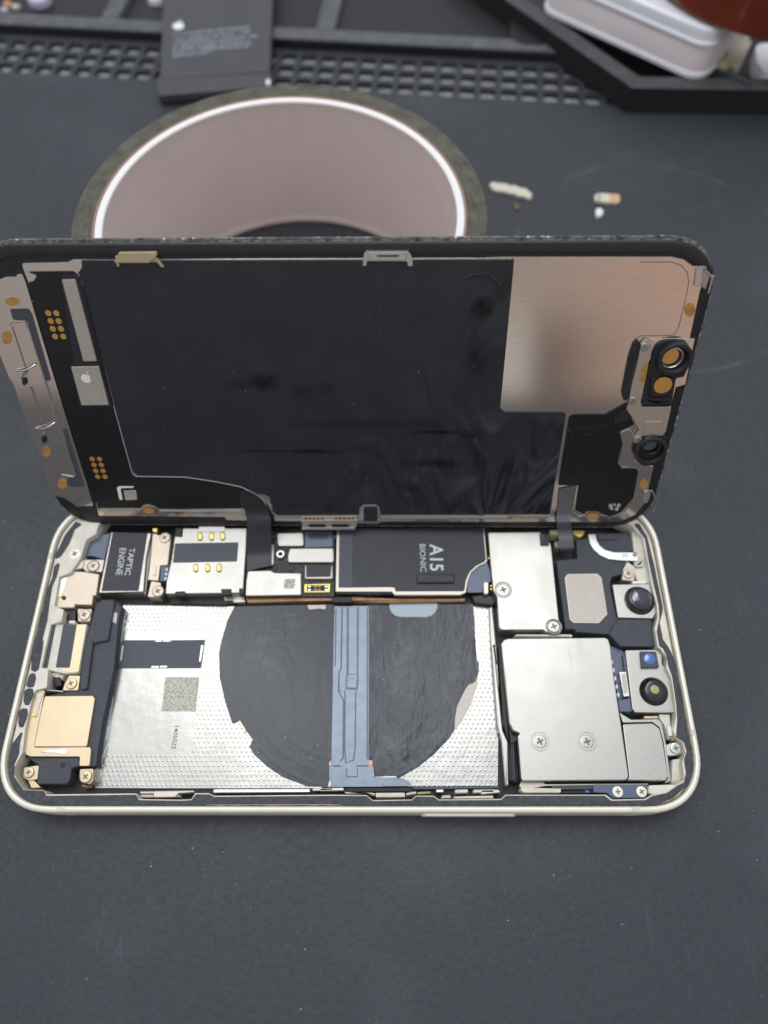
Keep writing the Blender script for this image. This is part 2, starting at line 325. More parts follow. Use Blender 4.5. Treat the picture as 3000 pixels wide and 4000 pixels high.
def fillet(p, r, seg=4):
    if r <= 0: return list(p)
    out = []; n = len(p)
    for i in range(n):
        a, b, c = Vector(p[i-1]), Vector(p[i]), Vector(p[(i+1) % n])
        u, v = a-b, c-b
        lu, lv = u.length, v.length
        if lu < 1e-6 or lv < 1e-6: continue
        u /= lu; v /= lv
        ang = u.angle(v, 0)
        if ang > 2.85 or ang < .15: out.append(tuple(b)); continue
        t = min(r/math.tan(ang/2), .45*lu, .45*lv)
        p0, p2 = b+u*t, b+v*t
        for k in range(seg+1):
            s = k/seg
            out.append(tuple(p0*(1-s)**2 + b*2*s*(1-s) + p2*s*s))
    return out

def inset(p, d):
    n = len(p); out = []
    for i in range(n):
        a, b, c = Vector(p[i-1]), Vector(p[i]), Vector(p[(i+1) % n])
        e1, e2 = (b-a), (c-b)
        if e1.length < 1e-7: e1 = e2
        if e2.length < 1e-7: e2 = e1
        e1.normalize(); e2.normalize()
        n1, n2 = Vector((-e1.y, e1.x)), Vector((-e2.y, e2.x))
        m = n1+n2
        if m.length < 1e-5: m = n1
        m.normalize(); k = min(1/max(m.dot(n1), .4), 2.0)
        out.append(tuple(b+m*d*k))
    return out

def bm_prism(bm, p, z0, z1, bev=.1, tilt=0.0, bottom=False):
    p = ccw(p); loops = []
    bev = min(bev, (z1-z0)*.9)
    prof = [(0 - tilt, z0), (0, z1-bev)]
    if bev > 0: prof += [(bev*.3, z1-bev*.3), (bev, z1)]
    for d, z in prof:
        q = inset(p, d) if d else p
        loops.append([bm.verts.new((x, y, z)) for x, y in q])
    n = len(p)
    for a, b in zip(loops, loops[1:]):
        for i in range(n): bm.faces.new((a[i-1], a[i], b[i], b[i-1]))
    bm.faces.new(loops[-1])
    if bottom: bm.faces.new(list(reversed(loops[0])))
    return bm

def prism(name, fr, spec, z0, z1, m, parent, r=.25, bev=.08, tilt=0.0, h=None):
    p = fillet(fr.T(spec, z1 if h is None else h), r)
    return finish(name, bm_prism(bmesh.new(), p, z0, z1, bev, tilt, True), m, parent)

def multi(name, fr, specs, z0, z1, m, parent, r=.1, bev=.04):
    bm = bmesh.new()
    for s in specs: bm_prism(bm, fillet(fr.T(s, z1), r), z0, z1, bev, 0, True)
    return finish(name, bm, m, parent)

def holed(name, outer, holes, z0, z1, m, parent):
    """flat ring: outer outline, holes, walls inside and out"""
    loops = [ccw(outer)] + [list(reversed(ccw(h))) for h in holes]
    bm = bmesh.new(); flat = [(x, y) for l in loops for x, y in l]
    top = [bm.verts.new((x, y, z1)) for x, y in flat]; bot = [bm.verts.new((x, y, z0)) for x, y in flat]
    for t in tessellate_polygon([[Vector((x, y, 0)) for x, y in l] for l in loops]):
        try: bm.faces.new([top[i] for i in t])
        except ValueError: pass
    k = 0
    for l in loops:
        n = len(l)
        for i in range(n):
            a, b = k+i, k+(i+1) % n
            f = bm.faces.new((bot[a], bot[b], top[b], top[a])); f.material_index = 1 if isinstance(m, (list, tuple)) else 0
        k += n
    return finish(name, bm, m, parent)

def circle(cx, cy, r, n=24, ry=None): return [(cx+r*math.cos(2*math.pi*i/n), cy+(ry or r)*math.sin(2*math.pi*i/n)) for i in range(n)]

def rrect(x0, y0, x1, y1, r, seg=10, e=2.35):
    out = []
    for cx, cy, a0 in ((x1-r, y1-r, 0), (x0+r, y1-r, 90), (x0+r, y0+r, 180), (x1-r, y0+r, 270)):
        for k in range(seg+1):
            a = math.radians(a0+90*k/seg); ca, sa = math.cos(a), math.sin(a)
            out.append((cx+r*math.copysign(abs(ca)**(2/e), ca), cy+r*math.copysign(abs(sa)**(2/e), sa)))
    return out

def sweep(bm, loops, close=False, cap0=False, cap1=False, mi=0):
    vs = [[bm.verts.new(p) for p in l] for l in loops]
    n = len(vs[0]); pairs = list(zip(vs, vs[1:])) + ([(vs[-1], vs[0])] if close else [])
    for a, b in pairs:
        for i in range(n):
            f = bm.faces.new((a[i-1], a[i], b[i], b[i-1])); f.material_index = mi
    if cap0: bm.faces.new(list(reversed(vs[0])))
    if cap1: bm.faces.new(vs[-1])
    return vs

def lathe(name, c, prof, m, parent, seg=32, angle=35):
    bm = bmesh.new()
    sweep(bm, [[(c[0]+r*math.cos(2*math.pi*i/seg), c[1]+r*math.sin(2*math.pi*i/seg), z) for i in range(seg)] for r, z in prof],
          cap0=prof[0][0] > 0, cap1=True)
    return finish(name, bm, m, parent, angle)

def ring_lathe(name, c, prof, m, parent, seg=96):
    """closed profile, no caps"""
    bm = bmesh.new()
    sweep(bm, [[(c[0]+r*math.cos(2*math.pi*i/seg), c[1]+r*math.sin(2*math.pi*i/seg), z) for i in range(seg)] for r, z in prof], close=True)
    return finish(name, bm, m, parent, 35)

def screw(fr, spec, z, rpx, parent, m='steel', rim=None, rot=.5, name='screw'):
    """pan head with a cross recess; rpx radius in photo pixels"""
    px = parse(spec)[0]
    c = fr.at(px, z); c2 = fr.at((px[0]+rpx, px[1]), z); R = math.hypot(c2[0]-c[0], c2[1]-c[1])
    bm = bmesh.new(); n = 28
    prof = [(R, z-.9), (R, z-.14), (R*.93, z-.03), (R*.8, z), (R*.62, z)]
    sweep(bm, [[(c[0]+r*math.cos(2*math.pi*i/n), c[1]+r*math.sin(2*math.pi*i/n), zz) for i in range(n)] for r, zz in prof], cap1=True)
    a, w = R*.50, R*.13
    cr = [(a,-w),(a,w),(w,w),(w,a),(-w,a),(-w,w),(-a,w),(-a,-w),(-w,-w),(-w,-a),(w,-a),(w,-w)]
    cs, sn = math.cos(rot), math.sin(rot)
    f = bm.faces.new([bm.verts.new((c[0]+x*cs-y*sn, c[1]+x*sn+y*cs, z+.015)) for x, y in cr]); f.material_index = 1
    o = finish(name, bm, [m, 'screw_slot'], parent)
    if rim:
        w = R*rim
        bm = bmesh.new()
        sweep(bm, [[(c[0]+r*math.cos(2*math.pi*i/n), c[1]+r*math.sin(2*math.pi*i/n), zz) for i in range(n)] for r, zz in
              ((w*1.0, z-.3), (w*.97, z-.08), (w*.9, z-.02), (w*.82, z-.1), (R*1.04, z-.35))])
        finish('washer', bm, m, parent)
    return o

def strip(name, fr, secs, m, parent, thick=.12, sub=6, across=6):
    """bent ribbon through world-space left/right pairs"""
    L = [fr.loc(a) for a, b in secs]; R = [fr.loc(b) for a, b in secs]
    def cat(P):
        out = []
        for i in range(len(P)-1):
            p0, p1, p2, p3 = P[max(i-1,0)], P[i], P[i+1], P[min(i+2, len(P)-1)]
            for k in range(sub):
                t = k/sub
                out.append(.5*((2*p1)+(p2-p0)*t+(2*p0-5*p1+4*p2-p3)*t*t+(3*p1-p0-3*p2+p3)*t**3))
        out.append(P[-1]); return out
    L, R = cat(L), cat(R); bm = bmesh.new(); rows = []
    for a, b in zip(L, R): rows.append([bm.verts.new(a.lerp(b, j/across)) for j in range(across+1)])
    for i in range(len(rows)-1):
        for j in range(across): bm.faces.new((rows[i][j], rows[i][j+1], rows[i+1][j+1], rows[i+1][j]))
    bmesh.ops.recalc_face_normals(bm, faces=bm.faces[:])
    bmesh.ops.solidify(bm, geom=bm.faces[:], thickness=thick)
    return finish(name, bm, m, parent, 50)

def tube(name, pts, rad, m, parent, seg=10):
    P = [Vector(p) for p in pts]; bm = bmesh.new(); loops = []
    for i, p in enumerate(P):
        t = (P[min(i+1, len(P)-1)]-P[max(i-1, 0)]).normalized(); s = t.cross(Vector((0,0,1))).normalized(); w = s.cross(t)
        rr = rad[i] if isinstance(rad, (list, tuple)) else rad
        loops.append([p+s*rr*math.cos(2*math.pi*k/seg)+w*rr*math.sin(2*math.pi*k/seg) for k in range(seg)])
    sweep(bm, loops, cap0=True, cap1=True)
    return finish(name, bm, m, parent, 60)

def polystrip(name, fr, spec, z0, z1, w, m, parent):
    """thin raised line following a polyline"""
    q = line(fr, spec, z1, w); n = len(q)//2; bm = bmesh.new()
    q2 = line(fr, spec, z1, w*.55)
    rows = [[bm.verts.new((*a, z)) for a, z in ((q[i], z0), (q[i], z1-(z1-z0)*.3), (q2[i], z1), (q2[-1-i], z1), (q[-1-i], z1-(z1-z0)*.3), (q[-1-i], z0))] for i in range(n)]
    for a, b in zip(rows, rows[1:]):
        for k in range(5): bm.faces.new((a[k], a[k+1], b[k+1], b[k]))
    bm.faces.new(rows[0]); bm.faces.new(list(reversed(rows[-1])))
    return finish(name, bm, m, parent)

def line(fr, spec, z, w):
    """outline of a thin strip following a polyline"""
    P = [Vector(q) for q in fr.T(spec, z)]; l, r = [], []
    for i, p in enumerate(P):
        t = (P[min(i+1, len(P)-1)]-P[max(i-1, 0)]).normalized(); nn = Vector((-t.y, t.x))
        l.append(tuple(p+nn*w/2)); r.append(tuple(p-nn*w/2))
    return l + r[::-1]

def text(name, body, c, z, size, rot, m, parent, sx=1.0, offset=0.0, align='CENTER', space=1.0, shear=0):
    cu = bpy.data.curves.new(name, 'FONT'); cu.body = body; cu.size = size; cu.align_x = align; cu.align_y = 'CENTER'; cu.offset = offset
    cu.space_character = space; cu.resolution_u = 3; cu.shear = shear
    o = bpy.data.objects.new('tmp', cu); COL.objects.link(o)
    dg = bpy.context.evaluated_depsgraph_get(); me = bpy.data.meshes.new_from_object(o.evaluated_get(dg))
    bpy.data.objects.remove(o)
    M = Matrix.Translation((c[0], c[1], z)) @ Matrix.Rotation(rot, 4, 'Z') @ Matrix.Diagonal((sx, 1, 1, 1))
    me.transform(Matrix.Scale(MM, 4) @ M); me.materials.clear()
    return link(name, me, m, parent)

def fit_text(fr, name, body, spec, z, m, parent, offset=0, cap=.73):
    """text reading down the picture inside the traced box: 4 corners (start-cap, start-base, end-base, end-cap)"""
    p = [Vector(q) for q in fr.T(spec, z)]
    c = (p[0]+p[1]+p[2]+p[3])/4
    along = ((p[3]+p[2])-(p[0]+p[1]))/2; up = ((p[0]+p[3])-(p[1]+p[2]))/2
    size = up.length/cap
    o = text(name, body, (0, 0), 0, size, 0, m, parent, offset=offset*size)
    xs = [v.co.x for v in o.data.vertices]; ys = [v.co.y for v in o.data.vertices]
    w = (max(xs)-min(xs))/MM; hh = (max(ys)-min(ys))/MM
    cx, cy = (max(xs)+min(xs))/2/MM, (max(ys)+min(ys))/2/MM
    A = Matrix(((along.x/w, up.x/hh, 0, 0), (along.y/w, up.y/hh, 0, 0), (0, 0, 1, 0), (0, 0, 0, 1)))
    M = Matrix.Translation((c.x*MM, c.y*MM, z*MM)) @ A @ Matrix.Translation((-cx*MM, -cy*MM, 0))
    o.data.transform(M); return o

def apple(s):
    """bitten fruit emblem outline, height about s"""
    pts = []
    for i in range(48):
        a = 2*math.pi*i/48; x, y = math.cos(a), math.sin(a)
        r = .43*(1 - .10*max(0, math.sin(a))**8 - .07*max(0, -math.sin(a))**10)
        px, py = r*x*1.0, r*y*1.0
        d = math.hypot(px-.52, py-.07)
        if d < .21: k = .21/d; px, py = .52+(px-.52)*k, .07+(py-.07)*k
        pts.append((px*s, (py-.07)*s))
    leaf = [(.0,.40),(.02,.50),(.10,.58),(.18,.60),(.17,.52),(.10,.43)]
    return pts, [(x*s, (y-.0)*s) for x, y in leaf]

def emblem(name, fr, c, z, s, rot, m, parent):
    bm = bmesh.new()
    for poly in apple(s):
        cs, sn = math.cos(rot), math.sin(rot)
        bm.faces.new([bm.verts.new((c[0]+x*cs-y*sn, c[1]+x*sn+y*cs, z)) for x, y in ccw(poly)])
    return finish(name, bm, m, parent)

# ================================================================== work mat with a strip of wells, and what lies behind
ANG = -5.68
ca, sa = math.cos(math.radians(ANG)), math.sin(math.radians(ANG))
ROWF = Frame((-134.5, 223.4, 0), (ca, sa, 0), (-sa, ca, 0))     # along the rows of wells

def build_mat():
    bm = bmesh.new(); px, py = 7.67, 7.55; nx0, nx1, ny = -6, 38, 3
    wx, wy, dep = 5.9, 5.5, 1.9
    def V(x, y, z): return bm.verts.new(ROWF.world((x, y, z)))
    X0, X1, Y1 = nx0*px, nx1*px, ny*py
    for i in range(nx0, nx1):
        for j in range(ny):
            sh = 0.0
            x0, y0 = i*px+sh, j*py; x1, y1 = x0+px, y0+py
            a = (px-wx)/2; b = (py-wy)/2
            o = [(x0,y0),(x1,y0),(x1,y1),(x0,y1)]
            inn = rrect(x0+a, y0+b, x1-a, y1-b, 1.0, 3, 2.2)
            ov = [V(x, y, 0) for x, y in o]; iv = [V(x, y, 0) for x, y in inn]; fv = [V((x-(x0+x1)/2)*.93+(x0+x1)/2, (y-(y0+y1)/2)*.93+(y0+y1)/2, -dep) for x, y in inn]
            n = len(iv); q = n//4   # rrect corner order: (x1,y1),(x0,y1),(x0,y0),(x1,y0)
            corner = [ov[2], ov[3], ov[0], ov[1]]
            for k in range(4):
                seg = iv[k*q:(k+1)*q]
                for s in range(len(seg)-1): bm.faces.new((corner[k], seg[s+1], seg[s]))
                bm.faces.new((corner[k], corner[(k+1) % 4], iv[((k+1)*q) % n], seg[-1]))
            for s in range(n): bm.faces.new((iv[s-1], iv[s], fv[s], fv[s-1]))
            f = bm.faces.new(fv); f.material_index = 1
    B = 900
    def quad(x0, y0, x1, y1): bm.faces.new([V(x, y, 0) for x, y in ((x0,y0),(x1,y0),(x1,y1),(x0,y1))])
    quad(-B, -B, B, 0); quad(-B, Y1, B, B); quad(-B, 0, X0, Y1); quad(X1, 0, B, Y1)
    bmesh.ops.remove_doubles(bm, verts=bm.verts[:], dist=.001)
    o = finish('work_mat', bm, ['mat_rubber', 'mat_dusty'])
    return tag(o, 'dark blue grey rubber work mat with rows of small wells', 'mat', kind='structure')
build_mat()

# organizer bar behind the wells
org = empty('parts_organizer', ROWF, 'black organizer bar with shallow pockets behind the rows of wells', 'organizer')
def rowpts(pts): return pts
def rw(spec, z): return ROWF.T(spec, z)
OY = 25.6
prism('front_bar', ROWF, [(-60, OY), (205.5, OY), (203, OY+7.5), (-60, OY+7.5)], .02, 3.7, 'organizer_plastic', org, r=.6, bev=.6)
prism('bar_face_shade', ROWF, [(-60, OY-.35), (205.3, OY-.35), (205.3, OY-.02), (-60, OY-.02)], .02, 3.2, 'pan_dark', org, r=0, bev=.05)  # black strip painting the shade on the bar's front face
for x0, x1 in ((26.5, 33.5), (112, 119.5)):
    prism('divider', ROWF, [(x0, OY+7.6), (x1, OY+7.6), (x1+1, OY+70), (x0+1, OY+70)], .02, 3.65, 'organizer_plastic', org, r=.4, bev=.6)
prism('pocket_floor', ROWF, [(-60, OY+7.6), (196, OY+7.6), (196, OY+72), (-60, OY+72)], .02, .6, 'black_plastic', org, r=.3)  # shade inside the pockets is put into the near-black floor colour
prism('end_stop', ROWF, [(187, OY+7.6), (192, OY+3.6), (199, OY+3.6), (203, OY+8), (203, OY+30), (187, OY+30)], .7, 4.1, 'pan_dark', org, r=1.5, bev=.3)

# loose scraps in the pockets
lil = lathe('plastic_disc', (BASE.at((152, 14), 2)[0], BASE.at((152, 14), 2)[1]+2), [(4.2, .62), (4.6, 1.2), (4.4, 3.5), (3.2, 4.2)], 'lilac', None, 20)
tag(lil, 'pale lilac plastic disc in the organizer pocket, cut off by the picture edge', 'disc')
c = BASE.at((612, 4), 2)
wcap = prism('white_button', BASE, rrect(c[0]-3.3, c[1]-1.2, c[0]+2.4, c[1]+4.5, 1.6, 4), .62, 3.2, 'white_mark', None, r=0, bev=.5)
tag(wcap, 'small white plastic button beside the black battery', 'button')
for k, (x, y, m, lab) in enumerate(((28, 14, 'chip_orange', 'tiny orange scrap in the organizer pocket'), (60, 26, 'chip', 'tiny cream scrap beside the orange scrap'), (15, 38, 'lilac', 'tiny lilac grey scrap below the orange scrap'))):
    c = BASE.at((x, y), 1.5)
    o = prism('scrap', BASE, [(c[0]-1.6, c[1]-.9), (c[0]+1.3, c[1]-1.1), (c[0]+1.7, c[1]+.8), (c[0]-.6, c[1]+1.4)], .62, 1.9, m, None, r=.3)
    tag(o, lab, 'scrap', 'scraps in the organizer pocket')

# angular black tray
TZ = 9.0
tray = empty('accessory_tray', BASE, 'black angular plastic tray holding a pink white case', 'tray')
t_out = [(93.7,197.9), (290,190.5), (300,330), (20,330), (46,268)]
t_out[4] = (93.7-22.2*2.6, 197.9+30.9*2.6)
t_in = inset(ccw(t_out), 6.5)
holed('tray_rim', fillet(ccw(t_out), 1.2), [fillet(t_in, 2)], .02, TZ, ['tray_plastic', 'black_plastic'], tray)  # walls coloured darker than the top, painting in their unlit look
prism('tray_floor', BASE, t_in, .02, 1.6, 'black_plastic', tray, r=0)
# pink white case with clear lid
p0, p1 = Vector(BASE.at((2108, 30), TZ+.6)), Vector(BASE.at((2700, 300), TZ+.6))
dx = (p1-p0).normalized(); dy = Vector((-dx.y, dx.x))
CF2 = Frame((p0.x, p0.y, TZ), (dx.x, dx.y, 0), (dy.x, dy.y, 0))
case = empty('plastic_case', CF2, 'pinkish white rounded plastic case with clear lid resting in the black tray', 'case')
Lc = (p1-p0).length + 3
finish('case_body', bm_prism(bmesh.new(), rrect(0, 0, Lc, 46, 7, 6, 2.1), .05, 10.5, 1.5, 0, True), 'case_pink', case)
finish('base_rim', bm_prism(bmesh.new(), rrect(-.7, -.7, Lc+.7, 46.7, 7.4, 6, 2.1), .02, 1.5, .4, 0, True), 'case_clear', case)
finish('seam', bm_prism(bmesh.new(), rrect(-.5, -.5, Lc+.5, 46.5, 7.3, 6, 2.1), 10.55, 11.5, .3, 0, True), 'case_clear', case)
finish('lid', bm_prism(bmesh.new(), rrect(.4, .4, Lc-.4, 45.6, 7, 6, 2.1), 11.55, 15.5, 1.2, 0, True), 'case_clear', case)
prism('lid_insert', CF2, [(28, 8), (Lc-14, 8), (Lc-14, 40), (28, 40)], 15.55, 16.3, 'black_plastic', case, r=1)
# amber tape roll resting on the case
az = TZ + 16.6
q = [Vector(BASE.at(p, az)) for p in ((2615,0), (2844,121), (3000,163))]
A_, B_, C_ = q
d_ = 2*(A_.x*(B_.y-C_.y)+B_.x*(C_.y-A_.y)+C_.x*(A_.y-B_.y))
ux = (A_.length_squared*(B_.y-C_.y)+B_.length_squared*(C_.y-A_.y)+C_.length_squared*(A_.y-B_.y))/d_
uy = (A_.length_squared*(C_.x-B_.x)+B_.length_squared*(A_.x-C_.x)+C_.length_squared*(B_.x-A_.x))/d_
RR = math.hypot(ux-A_.x, uy-A_.y)
amb = empty('amber_tape_roll', None, 'dark amber translucent tape roll lying on the pink white case', 'tape roll', matrix=Matrix.Translation((ux*MM, uy*MM, 0)))
ring_lathe('tape', (0,0), [(RR*.7, az), (RR-.4, az), (RR, az+.4), (RR, az+11.6), (RR-.4, az+12), (RR*.7, az+12)], 'amber', amb)
ring_lathe('core', (0,0), [(RR*.64, az), (RR*.698, az), (RR*.698, az+12), (RR*.64, az+12)], 'tape_core', amb, 64)
# small things tucked beside the case
def small(name, spec, z0, z1, m, label, cat, r=.8):
    o = prism(name, BASE, spec, z0, z1, m, None, r=r, bev=.4); return tag(o, label, cat)
small('foam_wedge', 'm:1290,390 1370,330 1420,360 1400,440 1330,420', 6.0, 10.5, 'pale_yellow', 'pale yellow wedge squeezed beside the case in the tray', 'wedge')
small('brown_block', 'm:1400,240 1560,260 1500,380 1400,340', 1.7, 12.5, 'chip', 'pale brown block between the case and the tray side', 'block')
small('white_token', 'm:1575,280 1700,270 1720,480 1640,470 1585,400', 6, 11, 'case_clear', 'round white plastic token at the edge of the tray under the amber roll', 'token', r=6)
small('dark_card', 'm:1290,430 1400,430 1560,540 1540,545', 6.5, 9.6, 'label_dark', 'thin dark grey card leaning by the yellow wedge', 'card', r=.2)

# loose battery leaning on the organizer
zb0, zt0 = 4.6, 8.6
bl = BASE.hit(parse('k:925,562')[0], zb0-.4); br = BASE.hit(parse('k:1600,500')[0], zb0); tl = BASE.hit(parse('k:962,0')[0], zt0)
BF = Frame(bl, br-bl, tl-bl)
bat = empty('phone_battery', BF, 'loose black phone battery with white print leaning on the organizer bar', 'battery')
q = BF.T('k:940,455 1590,420 1605,0 962,0')
ext = 1.9
q = [q[0], q[1], (q[1][0]+(q[2][0]-q[1][0])*ext, q[1][1]+(q[2][1]-q[1][1])*ext), (q[0][0]+(q[3][0]-q[0][0])*ext, q[0][1]+(q[3][1]-q[0][1])*ext)]
prism('cell', BF, q, -3.6, 0, 'battery_film', bat, r=1, bev=.5)
prism('end_fold', BF, 'k:915,455 1598,425 1600,505 1330,530 930,562', -3.4, -.25, 'battery_film', bat, r=.6, bev=.5)
emblem('emblem', BF, BF.at(parse('k:1052,148')[0], .03), .03, 5.2, .0, 'white_mark', bat)
bm = bmesh.new()
rows = [('k:1015,208','k:1500,160',.97), ('k:1015,240','k:1505,185',.95), ('k:1018,265','k:1505,215',1), ('k:1018,290','k:1500,245',.97), ('k:1018,312','k:1500,268',.98), ('k:1018,335','k:1225,312',1)]
for a, b_, fr_ in rows:
    P0, P1 = Vector(BF.at(parse(a)[0])), Vector(BF.at(parse(b_)[0])); L_ = (P1-P0).length; dd = (P1-P0)/L_; nn = Vector((-dd.y, dd.x)); s = 0
    while s < L_*fr_:
        w = random.uniform(.25, .55); hh = random.choice((.5, .5, .75))
        if random.random() > .14:
            a0 = P0+dd*s
            bm.faces.new([bm.verts.new((*v, .03)) for v in (a0, a0+dd*w, a0+dd*w+nn*hh, a0+nn*hh)])
        s += w+.22
finish('fine_print', bm, 'print_blue', bat)
prism('corner_glare', BF, 'k:1565,470 1590,465 1592,495 1570,500', -.2, .15, 'white_mark', bat, r=.3)  # white glare on the battery corner, painted as a small raised patch

# roll of tape standing on the mat
RC, RO, RI, RH = (-18.3, 99.4), 51.3, 43.6, 40.2
roll = empty('tape_roll', None, 'large tape roll lying flat with olive windings and glossy pinkish core', 'tape roll', matrix=Matrix.Translation((RC[0]*MM, RC[1]*MM, 0)))
ring_lathe('windings', (0,0), [(46.15, .3), (RO, .3), (RO, RH-.3), (RO-.3, RH), (46.15, RH)], 'tape_layers', roll, 128)
ring_lathe('brown_layer', (0,0), [(45.72, .35), (46.13, .35), (46.13, RH+.05), (45.72, RH+.05)], 'tape_brown', roll, 128)
ring_lathe('core', (0,0), [(RI+1.9, .02), (45.7, .5), (45.7, RH-.6), (RI, RH-.6), (RI, 3.2), (RI-.25, 2.2), (RI-.6, 1.6), (RI-.65, .6), (RI-.3, .02)], 'tape_core', roll, 160)

ring_lathe('core_rim', (0,0), [(45.7, RH-.58), (45.7, RH-.3), (45.5, RH-.02), (45.2, RH+.1), (RI+.5, RH+.1), (RI+.15, RH-.1), (RI, RH-.5), (RI, RH-.58)], 'tape_rim_lit', roll, 160)
# chips of debris on the mat
def chip(spec, h, m, label):
    o = prism('debris_chip', BASE, spec, .02, h, m, None, r=.4, bev=.25)
    return tag(o, label, 'debris chip', 'debris chips on the mat')
chip('n:455,797 468,784 492,789 520,790 548,800 562,797 590,809 612,812 641,836 635,848 640,854 628,858 603,846 585,847 560,835 540,834 515,825 490,824 468,816 462,804', 1.0, 'chip', 'long bent cream chip lying on the mat by the tape roll')
ch = chip('n:910,840 930,832 1015,838 1022,862 1010,874 960,872 912,866', 1.1, 'chip', 'short cream and orange chip lying on the mat')
prism('orange_end', BASE, 'n:978,838 1012,841 1017,860 1006,869 975,868', .9, 1.16, 'chip_orange', ch, r=.3)
prism('groove', BASE, 'n:928,838 934,838 932,868 926,868', .9, 1.12, 'slot_dark', ch, r=0)
chip('n:560,880 580,876 586,896 570,906', .7, 'copper', 'tiny brown grain below the long bent chip')
chip('n:915,902 935,895 950,912 940,930 918,934', 1.2, 'white_mark', 'tiny white grain below the short cream chip')
# ================================================================== phone body, opened
ph = empty('opened_phone', BASE, 'opened cream phone body lying flat with its inner components exposed', 'phone')
HX, HY, RAD = 73.35, 35.75, 13.2
def loop(d, z, seg=12): return [(x, y, z) for x, y in rrect(-HX+d, -HY+d, HX-d, HY-d, RAD-d, seg)]
bm = bmesh.new()
sweep(bm, [loop(d, z) for d, z in ((1.6,.15),(.5,.2),(.15,.5),(0,1.0),(0,6.7),(.08,7.1),(.25,7.4),(.5,7.58),(.8,7.62),(1.1,7.55),(1.25,7.35),(1.3,6.45))], cap0=True)
frame = finish('frame', bm, 'cream_metal', ph, 50)
# antenna bands: slim inlays over the rim
def band(spec, w):
    c = BASE.at(parse(spec)[0], 7.6)
    bm = bmesh.new(); L_ = []
    vert = abs(c[0]) < 68
    sgn = -1 if (c[1] < 0) else 1; sx = -1 if c[0] < 0 else 1
    for d, z in ((-.015,.9),(-.015,6.7),(.065,7.12),(.235,7.42),(.49,7.6),(.8,7.64),(1.1,7.57),(1.26,7.36)):
        if vert: L_.append([bm.verts.new((c[0]+k*w/2, sgn*(HY-d), z)) for k in (-1, 1)])
        else: L_.append([bm.verts.new((sx*(HX-d), c[1]+k*w/2, z)) for k in (-1, 1)])
    for a, b_ in zip(L_, L_[1:]): bm.faces.new((a[0], a[1], b_[1], b_[0]))
    finish('antenna_band', bm, 'cream_inner', ph, 60)
band('B:560,1585', 1.7); band('H:1168,1280', 1.7); band('A:470,405', 1.5); band('H:1612,700', 1.5)
# side button in the long front face
x0 = BASE.hit(parse('F:935,1630')[0], 5).x; x1 = BASE.hit(parse('H:260,1322')[0], 5).x
bm = bmesh.new()
bp = rrect(x0, 3.3, x1, 6.0, 1.3, 5, 2)
lo = [[(x, -HY+.02-d, z) for x, z in inset(bp, k)] for d, k in ((0, 0), (.35, 0), (.5, .2))]
sweep(bm, lo, cap1=True)
finish('side_button', bm, 'cream_metal', ph)

# cavity and inner chassis
CAV = BASE.T('A:905,140 888,205 800,255 775,330 750,420 655,560 548,600 503,870 590,905 570,1010 470,1042 385,1422 | B:388,258 445,275 432,440 330,462 300,525 232,830 208,1040 130,1180 130,1250 213,1385 400,1388 432,1430 1262,1420 1285,1473 1659,1478 | D:350,1475 385,1418 510,1418 555,1442 1659,1432 | F:430,1437 490,1482 850,1477 888,1442 1050,1442 1100,1477 1659,1472 | H:150,1197 182,1166 940,1166 985,1202 1230,1198 1285,1168 1390,1150 1480,1085 1530,1055 1515,920 1538,850 1522,775 1470,735 1445,680 1470,580 1460,480 1430,280 1395,210 1400,130 1345,60 | G:1330,1020 1305,880 1330,790 1320,700 1290,580 1270,480 1240,300 1215,190 1130,100', 6.5)
CAV = CAV + [(62, 32.5), (-62, 32.5)]
holed('inner_chassis', rrect(-HX+1.31, -HY+1.31, HX-1.31, HY-1.31, RAD-1.3, 12), [fillet(CAV, .3)], 1.0, 6.5, 'cream_inner', ph)
prism('base_pan', BASE, inset(ccw([(x, y) for x, y in rrect(-HX+2, -HY+2, HX-2, HY-2, RAD-2, 8)]), 0), .6, 1.6, 'pan_dark', ph, r=0)

holed('grime_line', rrect(-HX+1.32, -HY+1.32, HX-1.32, HY-1.32, RAD-1.32, 12), [rrect(-HX+1.62, -HY+1.62, HX-1.62, HY-1.62, RAD-1.62, 12)], 6.4, 6.56, 'grime', ph)
# black adhesive seal
GI = 'B:205,855 180,960 170,1060 130,1150 125,1260 210,1388 400,1394 425,1442 1260,1432 1280,1482 1659,1488 | D:350,1483 390,1428 510,1428 560,1452 1659,1442 | F:430,1444 490,1491 850,1485 890,1449 1050,1451 1100,1485 1659,1481 | H:150,1204 185,1173 930,1173 980,1211 1240,1206 1290,1176 1400,1152 1480,1097 1530,1072 1545,1000 1530,900 1550,840 1530,770 1470,730 1480,600 1470,470 1440,270 1410,190 1400,120 1370,60 | G:1345,1010 1325,900 1345,790 1340,700 1305,560 1260,350 1235,200 1150,90'
GO = 'G:1190,85 1250,180 1300,380 1345,600 1370,720 1365,760 1345,830 1370,960 | H:1410,50 1450,130 1510,400 1545,640 1590,850 1600,980 1560,1090 1450,1190 1320,1245 0,1250 | F:1659,1546 400,1546 375,1530 350,1545 240,1545 190,1520 0,1518 | D:490,1520 440,1550 0,1550 | B:400,1540 230,1490 120,1370 80,1230 80,1100 110,960 190,855'
seal = prism('seal', BASE, GI+'|'+GO, 6.45, 6.72, 'gasket', ph, r=.3, bev=.1)
